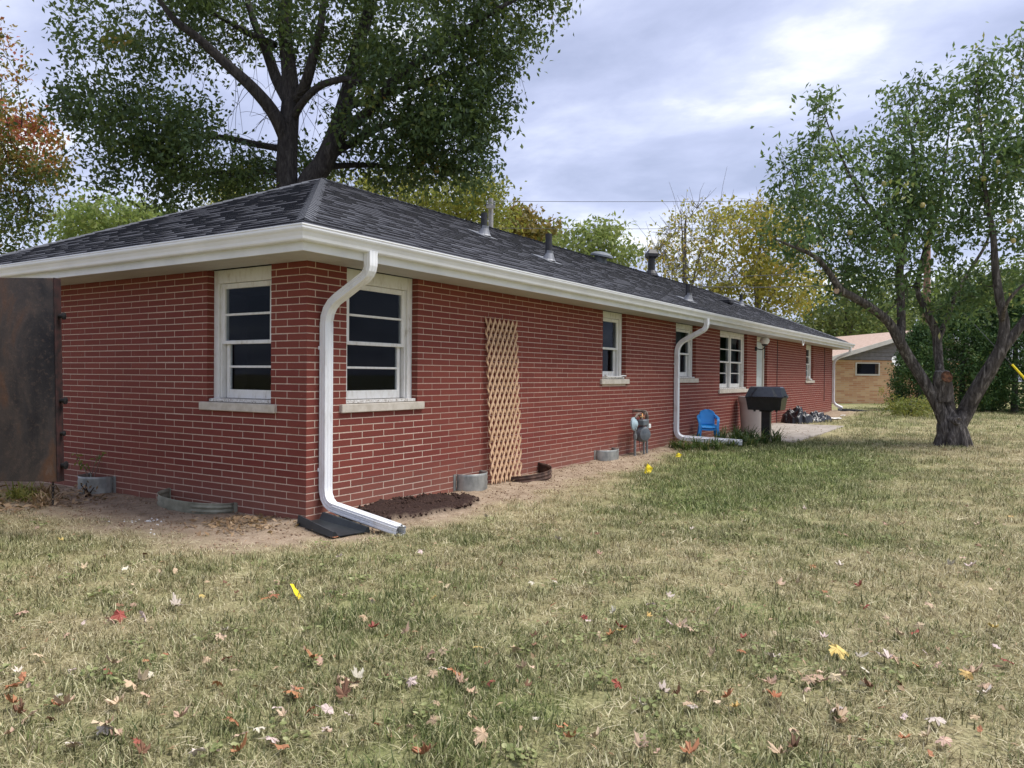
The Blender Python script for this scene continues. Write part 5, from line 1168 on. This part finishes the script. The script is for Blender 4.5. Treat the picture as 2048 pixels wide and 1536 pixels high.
# ------------------------------------------------------------------ grass (uncountable: one object of instanced tufts)
rg = np.random.default_rng(71)
protos = bpy.data.collections.new('grass_tufts')
def tuft(name, n_, rad, h0, h1, lean, wd, lo, hi, flat=0.0):
    V, F_, T_ = [], [], []
    for i in range(n_):
        a = rg.random()*2*math.pi; r_ = rad*math.sqrt(rg.random()); b = np.array((r_*math.cos(a), r_*math.sin(a), -.006+flat*rg.random()*.012)); a2 = rg.random()*2*math.pi; d_ = np.array((math.cos(a2), math.sin(a2), 0)); s_ = np.array((-d_[1], d_[0], 0))
        L = rg.uniform(h0, h1); ln = rg.uniform(.15, 1)*lean; w_ = wd*rg.uniform(.6, 1.3); k = len(V)
        for j in range(4):
            f = j/3; p_ = b+d_*L*ln*f**1.3+np.array((0, 0, L*(f-.45*min(1, ln)*f*f)*(1-flat*.85)+.004*flat)); ww = w_*(1-.75*f**1.5)*.5; V += [p_-s_*ww, p_+s_*ww]
        F_ += [(k+2*j, k+2*j+1, k+2*j+3, k+2*j+2) for j in range(3)]; T_ += [float(np.clip(rg.uniform(lo, hi), 0, 1))]*3
    o = bpy.data.objects.new(name, mesh_from(name, V, F_, 'grass_blade', T_)); protos.objects.link(o)
for k in range(4): tuft('tuft_%s' % 'abcd'[k], 36, .085, .02, .058, .95, .0045, -.15, 1.1)
for k in range(3): tuft('tuft_e%s' % 'fgh'[k], 34, .10, .03, .075, 1.35, .0040, .15, 1, .75)
def weed(name):
    V, F_, T_ = [], [], []
    for i in range(14):
        a = rg.random()*6.28; r_ = rg.uniform(.01, .06); c0 = np.array((r_*math.cos(a), r_*math.sin(a), rg.uniform(.012, .035))); k = len(V); s0 = rg.uniform(.006, .011); tl = rg.normal(0, .25, 2)
        V.append(c0)
        for t in np.linspace(0, 6.28, 8, endpoint=False): x, y = s0*math.cos(t), s0*.8*math.sin(t); V.append(c0+np.array((x, y, x*tl[0]+y*tl[1]+.003)))
        F_ += [(k, k+1+j, k+1+(j+1) % 8) for j in range(8)]; T_ += [float(rg.uniform(.35, .95))]*8
    o = bpy.data.objects.new(name, mesh_from(name, V, F_, 'grass_blade', T_)); protos.objects.link(o)
weed('tuft_x'); weed('tuft_y')
P = []
for (d0, d1, dens, sc) in ((1.5, 4.2, 300, 1.0), (4.2, 7, 210, 1.12), (7, 11, 120, 1.3), (11, 17, 55, 1.6), (17, 30, 15, 2.1)):
    area = .657*2*(d1-d0)*(d0+d1)/2+3*(d1-d0); n_ = int(area*dens*1.15); dd = np.sqrt(rg.uniform(d0**2, d1**2, n_)); lat = rg.uniform(-1, 1, n_)*(dd*.68+1.2)
    xy = CAM[None, :2]+dd[:, None]*fh[None, :2]+lat[:, None]*rh[None, :2]; P.append(np.c_[xy, np.full(n_, sc)*rg.uniform(.75, 1.3, n_)])
P = np.concatenate(P); x, y, sc = P[:, 0], P[:, 1], P[:, 2]
so_ = np.maximum(soil_f(x, y), mulch_f(x, y)*1.5); u_ = rg.random(len(x))
thin = .80+.20*sstep(.35, .6, fbm(x+5, y+3, 1.3))
keep = (u_ > so_*1.03+.012) & (rg.random(len(x)) < thin) & ~((x > -.03) & (y > -.03) & (y < 7)) & ~((x > 10.83) & (x < 16.22) & (y > -1.74) & (y < 0)) & ~((x > -.25) & (x < .2) & (y > -.8) & (y < 0))
x, y, sc, so_ = x[keep], y[keep], sc[keep], so_[keep]
gr_ = np.clip(green_f(x, y)*.95+rg.normal(0, .27, len(x))-.8*so_, 0, 1); sc = sc*(1-.35*np.clip(so_, 0, 1))
idx = np.where(gr_ > .5, rg.integers(0, 4, len(x)), np.where(rg.random(len(x)) < .45, rg.integers(0, 4, len(x)), rg.integers(4, 7, len(x))))
wd_ = (rg.random(len(x)) < .05*sstep(.3, .7, gr_)+.012) & (fbm(x, y, 1.1) > .48) ; idx = np.where(wd_, rg.integers(7, 9, len(x)), idx); gr_ = np.where(wd_, np.maximum(gr_, .85), gr_)
hgt = np.where(gr_ > .55, 1.1, .9)
me = bpy.data.meshes.new('grass'); me.vertices.add(len(x)); me.vertices.foreach_set('co', np.c_[x, y, gz(x, y)].astype(np.float32).ravel())
for nm, tp, vals in (('green', 'FLOAT', gr_), ('scl', 'FLOAT', sc*hgt), ('idx', 'INT', idx)):
    at_ = me.attributes.new(nm, tp, 'POINT'); at_.data.foreach_set('value', np.asarray(vals, np.int32 if tp == 'INT' else np.float32))
at_ = me.attributes.new('rot', 'FLOAT_VECTOR', 'POINT'); at_.data.foreach_set('vector', np.c_[rg.normal(0, .12, len(x)), rg.normal(0, .12, len(x)), rg.random(len(x))*6.28].astype(np.float32).ravel())
gob = tag(link(bpy.data.objects.new('grass', me)), 'dry patchy lawn grass with greener patches around the house', 'grass', kind='stuff')
ng = bpy.data.node_groups.new('grass_nodes', 'GeometryNodeTree'); ng.interface.new_socket('Geometry', in_out='INPUT', socket_type='NodeSocketGeometry'); ng.interface.new_socket('Geometry', in_out='OUTPUT', socket_type='NodeSocketGeometry')
gi, go = ng.nodes.new('NodeGroupInput'), ng.nodes.new('NodeGroupOutput'); ip = ng.nodes.new('GeometryNodeInstanceOnPoints'); ci = ng.nodes.new('GeometryNodeCollectionInfo'); ci.inputs['Collection'].default_value = protos; ci.inputs['Separate Children'].default_value = True; ci.inputs['Reset Children'].default_value = True
def nattr(nm, tp):
    a = ng.nodes.new('GeometryNodeInputNamedAttribute'); a.data_type = tp; a.inputs['Name'].default_value = nm; return a.outputs['Attribute']
ng.links.new(gi.outputs[0], ip.inputs['Points']); ng.links.new(ci.outputs[0], ip.inputs['Instance']); ip.inputs['Pick Instance'].default_value = True
ng.links.new(nattr('idx', 'INT'), ip.inputs['Instance Index']); ng.links.new(nattr('rot', 'FLOAT_VECTOR'), ip.inputs['Rotation']); ng.links.new(nattr('scl', 'FLOAT'), ip.inputs['Scale']); ng.links.new(ip.outputs[0], go.inputs[0])
gob.modifiers.new('tufts', 'NODES').node_group = ng

# ------------------------------------------------------------------ soil crumbs, pebbles, dry litter
def crumbs(name, pts, smin, smax, mat, label, cat, rg):
    V, F_ = [], []; oct_ = np.array(((1, 0, 0), (0, 1, 0), (-1, 0, 0), (0, -1, 0), (0, 0, 1), (0, 0, -1)), float); of = np.array(((0, 1, 4), (1, 2, 4), (2, 3, 4), (3, 0, 4), (1, 0, 5), (2, 1, 5), (3, 2, 5), (0, 3, 5)))
    for i, p_ in enumerate(pts):
        s_ = rg.uniform(smin, smax); V.append(oct_*s_*rg.uniform(.5, 1.3, (6, 3)) @ rotz(rg.random()*6.28).T+p_+np.array((0, 0, s_*.2))); F_.append(of+6*i)
    me = mesh_from(name, np.concatenate(V), np.concatenate(F_), mat); return tag(link(bpy.data.objects.new(name, me)), label, cat, kind='stuff')
X_ = rg.uniform(.1, 2.0, 2600); Y_ = rg.uniform(-.85, -.02, 2600); k = rg.random(2600) < mulch_f(X_, Y_)
crumbs('soil_crumbs', np.c_[X_, Y_, gz(X_, Y_)+.03][k], .005, .022, 'soil_clod', 'dark freshly dug soil crumbs against the brick wall', 'soil', rg)
X_ = np.r_[rg.uniform(-1.2, 0, 2500), rg.uniform(0, 8, 2600)]; Y_ = np.r_[rg.uniform(-.5, 4.3, 2500), rg.uniform(-.9, -.02, 2600)]; k = rg.random(len(X_)) < soil_f(X_, Y_)*.7
crumbs('dirt_crumbs', np.c_[X_, Y_, gz(X_, Y_)][k], .003, .013, 'soil_tan', 'tan dirt crumbs along the foot of the walls', 'dirt', rg)
W_ = [onground(px, py) for px, py in zip(np.r_[rg.normal(262, 12, 16), rg.normal(305, 8, 10), rg.uniform(165, 345, 16)], np.r_[rg.normal(1046, 4, 16), rg.normal(1043, 3, 10), rg.uniform(1038, 1075, 16)])]
crumbs('pebbles', np.array(W_), .008, .022, 'pebble_white', 'white gravel chips scattered on the bare bed', 'gravel', rg)
# leaf shapes
def leaf_mesh(seed, kind):
    r3 = np.random.default_rng(seed); n_ = 40 if kind else 14; V = [(0, 0, 0)]; cu = r3.uniform(-1.2, 1.2, 2); cup = r3.uniform(-2.5, 5.0); tw = r3.uniform(-.8, .8)
    for t in np.linspace(0, 2*math.pi, n_, endpoint=False):
        if kind: r_ = .030+.024*abs(math.cos(2.5*(t-math.pi/2)))**1.6+.006*math.cos(15*t); r_ *= 1-.35*max(0, -math.sin(t))
        else: r_ = .042*(1-.45*abs(math.cos(t)))+.004*math.cos(9*t)
        x_, y_ = r_*math.cos(t), r_*math.sin(t); V.append((x_, y_, cup*6*(x_*x_+y_*y_)*.8+cu[0]*x_*.35+cu[1]*y_*.35+tw*x_*y_*8+r3.normal(0, .0045)))
    F_ = [(0, i+1, (i+1) % n_+1) for i in range(n_)]
    k = len(V); V += [(-.0012, -.03, .002), (.0012, -.03, .002), (.004, -.075, .006), (.002, -.075, .006)]; F_.append((k, k+1, k+2, k+3))
    V = np.array(V); V[:, 2] -= V[:, 2].min()*.6; me = mesh_from('fallen_leaf', V, F_, 'leaf_fallen'); return me
LM = [leaf_mesh(100+i, i % 4 != 3) for i in range(12)]
PAL = {'cream': ((.66, .52, .36), 'pale cream curled leaf'), 'white': ((.68, .61, .52), 'whitish upturned leaf'), 'pink': ((.56, .41, .28), 'pinkish tan leaf'), 'orange': ((.46, .21, .10), 'orange-brown leaf'),
       'red': ((.34, .085, .065), 'dark red leaf'), 'yellow': ((.70, .52, .18), 'yellow leaf'), 'brown': ((.20, .11, .065), 'dark brown crumpled leaf')}
spots = [(1676, 1318, 'yellow', 1.5), (1776, 1327, 'white', 1.2), (1718, 1325, 'white', .9), (1630, 1372, 'pink', 1.1), (1645, 1380, 'cream', 1.2), (1618, 1380, 'pink', 1), (1668, 1374, 'cream', 1), (1640, 1362, 'cream', .9), (1726, 1388, 'white', 1.1), (1730, 1358, 'white', 1), (1975, 1388, 'pink', 1.1), (1968, 1402, 'white', 1), (1945, 1360, 'pink', 1.2), (1930, 1365, 'yellow', 1), (2012, 1338, 'red', .9), (1830, 1278, 'red', 1),
    (1802, 1284, 'cream', 1), (1831, 1346, 'orange', 1), (1546, 1327, 'white', 1.1), (1680, 1450, 'pink', 1.2), (1672, 1438, 'white', 1), (1684, 1462, 'pink', .9), (1870, 1460, 'white', 1.1), (1540, 1384, 'pink', 1.1), (1403, 1402, 'pink', 1.1), (1453, 1411, 'orange', 1), (1547, 1410, 'orange', 1), (1434, 1420, 'cream', 1), (1327, 1402, 'white', 1), (1240, 1267, 'red', 1), (1360, 1260, 'cream', 1), (1300, 1217, 'white', 1), (1170, 1245, 'red', .9),
    (1030, 1318, 'cream', 1.1), (860, 1330, 'pink', 1), (910, 1366, 'orange', 1.2), (690, 1376, 'cream', 1.3), (706, 1385, 'cream', 1.2), (680, 1388, 'pink', 1.1), (715, 1372, 'white', 1), (688, 1406, 'brown', 1.2), (580, 1408, 'orange', 1.3), (598, 1398, 'orange', 1), (625, 1336, 'orange', 1.3), (638, 1342, 'pink', 1), (546, 1208, 'orange', 1.1), (530, 1214, 'orange', 1), (352, 1222, 'white', 1.3), (240, 1246, 'red', 1.4), (220, 1255, 'cream', 1), (285, 1247, 'white', 1.2), (240, 1226, 'brown', 1),
    (114, 1422, 'orange', 1.2), (130, 1424, 'pink', 1.2), (235, 1422, 'cream', 1.2), (213, 1478, 'cream', 1.7), (230, 1482, 'pink', 1.2), (362, 1452, 'pink', 1.1), (58, 1456, 'pink', 1.2), (46, 1367, 'orange', 1), (28, 1388, 'orange', 1.1), (26, 1420, 'orange', 1), (40, 1240, 'pink', 1.2), (225, 1342, 'cream', 1.1), (262, 1388, 'pink', 1.2), (290, 1405, 'pink', 1), (285, 1376, 'cream', 1), (565, 1512, 'orange', 1.2), (480, 1520, 'orange', 1.2), (394, 1530, 'white', 1), (655, 1437, 'white', 1.1), (460, 1462, 'orange', 1.1), (480, 1488, 'cream', 1),
    (850, 1528, 'orange', 1.2), (960, 1500, 'pink', 1.1), (1380, 1530, 'orange', 1.1), (1560, 1530, 'pink', 1.1), (745, 1270, 'red', 1), (812, 1282, 'cream', 1), (745, 1218, 'white', .9), (1940, 1145, 'white', 1.2), (1900, 1140, 'white', 1), (1955, 1100, 'brown', 1), (1680, 1140, 'white', 1), (1860, 1220, 'cream', 1), (1720, 1178, 'red', 1), (1650, 1190, 'orange', .9), (1880, 1183, 'cream', 1), (1808, 1090, 'cream', 1.1), (2020, 1040, 'yellow', 1), (1955, 1055, 'cream', 1), (670, 1085, 'orange', .9), (290, 1120, 'brown', 1.1), (250, 1150, 'white', 1.1), (350, 1155, 'pink', 1)]
cnt = 0
def drop_leaf(p_, col, s_):
    global cnt
    o = bpy.data.objects.new('fallen_leaf', LM[int(rg.integers(0, len(LM)))]); COL.objects.link(o); o.location = p_; o.rotation_euler = (rg.normal(0, .3), rg.normal(0, .3), rg.random()*6.28); o.scale = (s_*.63,)*3
    c0, lb = PAL[col]; v_ = rg.uniform(.75, 1.1); o.color = (c0[0]*v_, c0[1]*v_*rg.uniform(.9, 1.08), c0[2]*v_, 1); 
    size = 'large ' if s_ > 1.05 else ('small ' if s_ < .72 else '')
    lm = min((((-1.66, -1.73), 'around the folded yellow flag'), ((-.2, -.6), 'by the corner splash block'), ((-2.6, -3.4), 'in open lawn out from the house corner'), ((2.2, -1.5), 'on lawn below the trellis'), ((5.2, -2.2), 'on greener lawn by the upright flag'), ((11.8, -4.3), 'under the apple tree'), ((2.0, -4.2), 'in open lawn facing the long wall'), ((-1.9, .6), 'by the bare bed of the end wall')), key=lambda q_: (q_[0][0]-p_[0])**2+(q_[0][1]-p_[1])**2)[1]
    tag(o, size+lb+' '+lm, 'leaf', 'leaves fallen on the lawn'); cnt += 1
for px, py, col, s_ in spots:
    g_ = onground(px, py); drop_leaf((g_[0], g_[1], float(gz(g_[0], g_[1]))+.03), col, s_)
names = ['cream', 'white', 'pink', 'orange', 'brown', 'red', 'yellow']; pr = np.array((.30, .22, .20, .10, .12, .03, .03))
while cnt < 295:
    px, py = rg.uniform(10, 2040), 1010+520*rg.random()**.8; g_ = onground(px, py)
    if soil_f(g_[0], g_[1]) > .6: continue
    drop_leaf((g_[0], g_[1], float(gz(g_[0], g_[1]))+.025), names[int(rg.choice(7, p=pr))], rg.uniform(.5, .95))
def litter(name, P, smin, smax, label, mat, lo, hi, lift=.03):
    n_ = len(P); a = rg.random(n_)*6.28; s_ = rg.uniform(smin, smax, n_); d_ = np.stack([np.cos(a), np.sin(a), rg.normal(0, .35, n_)], 1)*s_[:, None]; w_ = np.stack([-np.sin(a), np.cos(a), rg.normal(0, .5, n_)], 1)*(s_*rg.uniform(.2, .5, n_))[:, None]; c0 = P+np.array((0, 0, lift))
    V = np.stack([c0-d_, c0+w_+np.array((0, 0, .004)), c0+d_, c0-w_+np.array((0, 0, .004))], 1).reshape(-1, 3); k = np.arange(n_)[:, None]*4; F_ = np.stack([np.concatenate([k, k+1, k+2], 1), np.concatenate([k, k+2, k+3], 1)], 1).reshape(-1, 3)
    me = mesh_from(name, V, F_, mat, np.repeat(np.clip(rg.uniform(lo, hi, n_), 0, 1), 2)); return tag(link(bpy.data.objects.new(name, me)), label, 'leaf litter', kind='stuff')
dd = np.sqrt(rg.uniform(2.2**2, 15**2, 6500)); lat = rg.uniform(-1, 1, 6500)*(dd*.7+.5); xy = CAM[:2]+dd[:, None]*fh[:2]+lat[:, None]*rh[:2]; k = ~((xy[:, 0] > 0) & (xy[:, 1] > 0)); xy = xy[k]
litter('leaf_litter', np.c_[xy, gz(xy[:, 0], xy[:, 1])], .006, .022, 'small broken bits of dry leaf strewn over the lawn', 'leaf_dead', .2, 1, .022)
c_ = np.array((-.42, .36)); xy = c_+rg.normal(0, 1, (380, 2))*(.17, .20); k = xy[:, 0] < -.03; xy = xy[k]
litter('dry_leaves', np.c_[xy, gz(xy[:, 0], xy[:, 1])+rg.random(len(xy))*.05*np.exp(-((xy-c_)**2).sum(1)/.05)], .012, .036, 'heap of dry brown leaves by the brick corner', 'leaf_dead', .1, 1, .012)
xy = np.c_[rg.uniform(-1.3, -.25, 420), rg.uniform(2.5, 4.3, 420)]
litter('dead_foliage', np.c_[xy, gz(xy[:, 0], xy[:, 1])+rg.random(420)*.03], .015, .05, 'dead foliage lying in the bed below the dumpster gate', 'leaf_dead', .1, .9, .01)
xy = np.c_[rg.uniform(10.9, 15.5, 130), -rg.random(130)**1.5*1.6-.05]
litter('patio_litter', np.c_[xy, .105+(xy[:, 0]-13.5)*.0085], .008, .03, 'dark leaf bits scattered on the concrete patio', 'leaf_dead', 0, .4, .004)
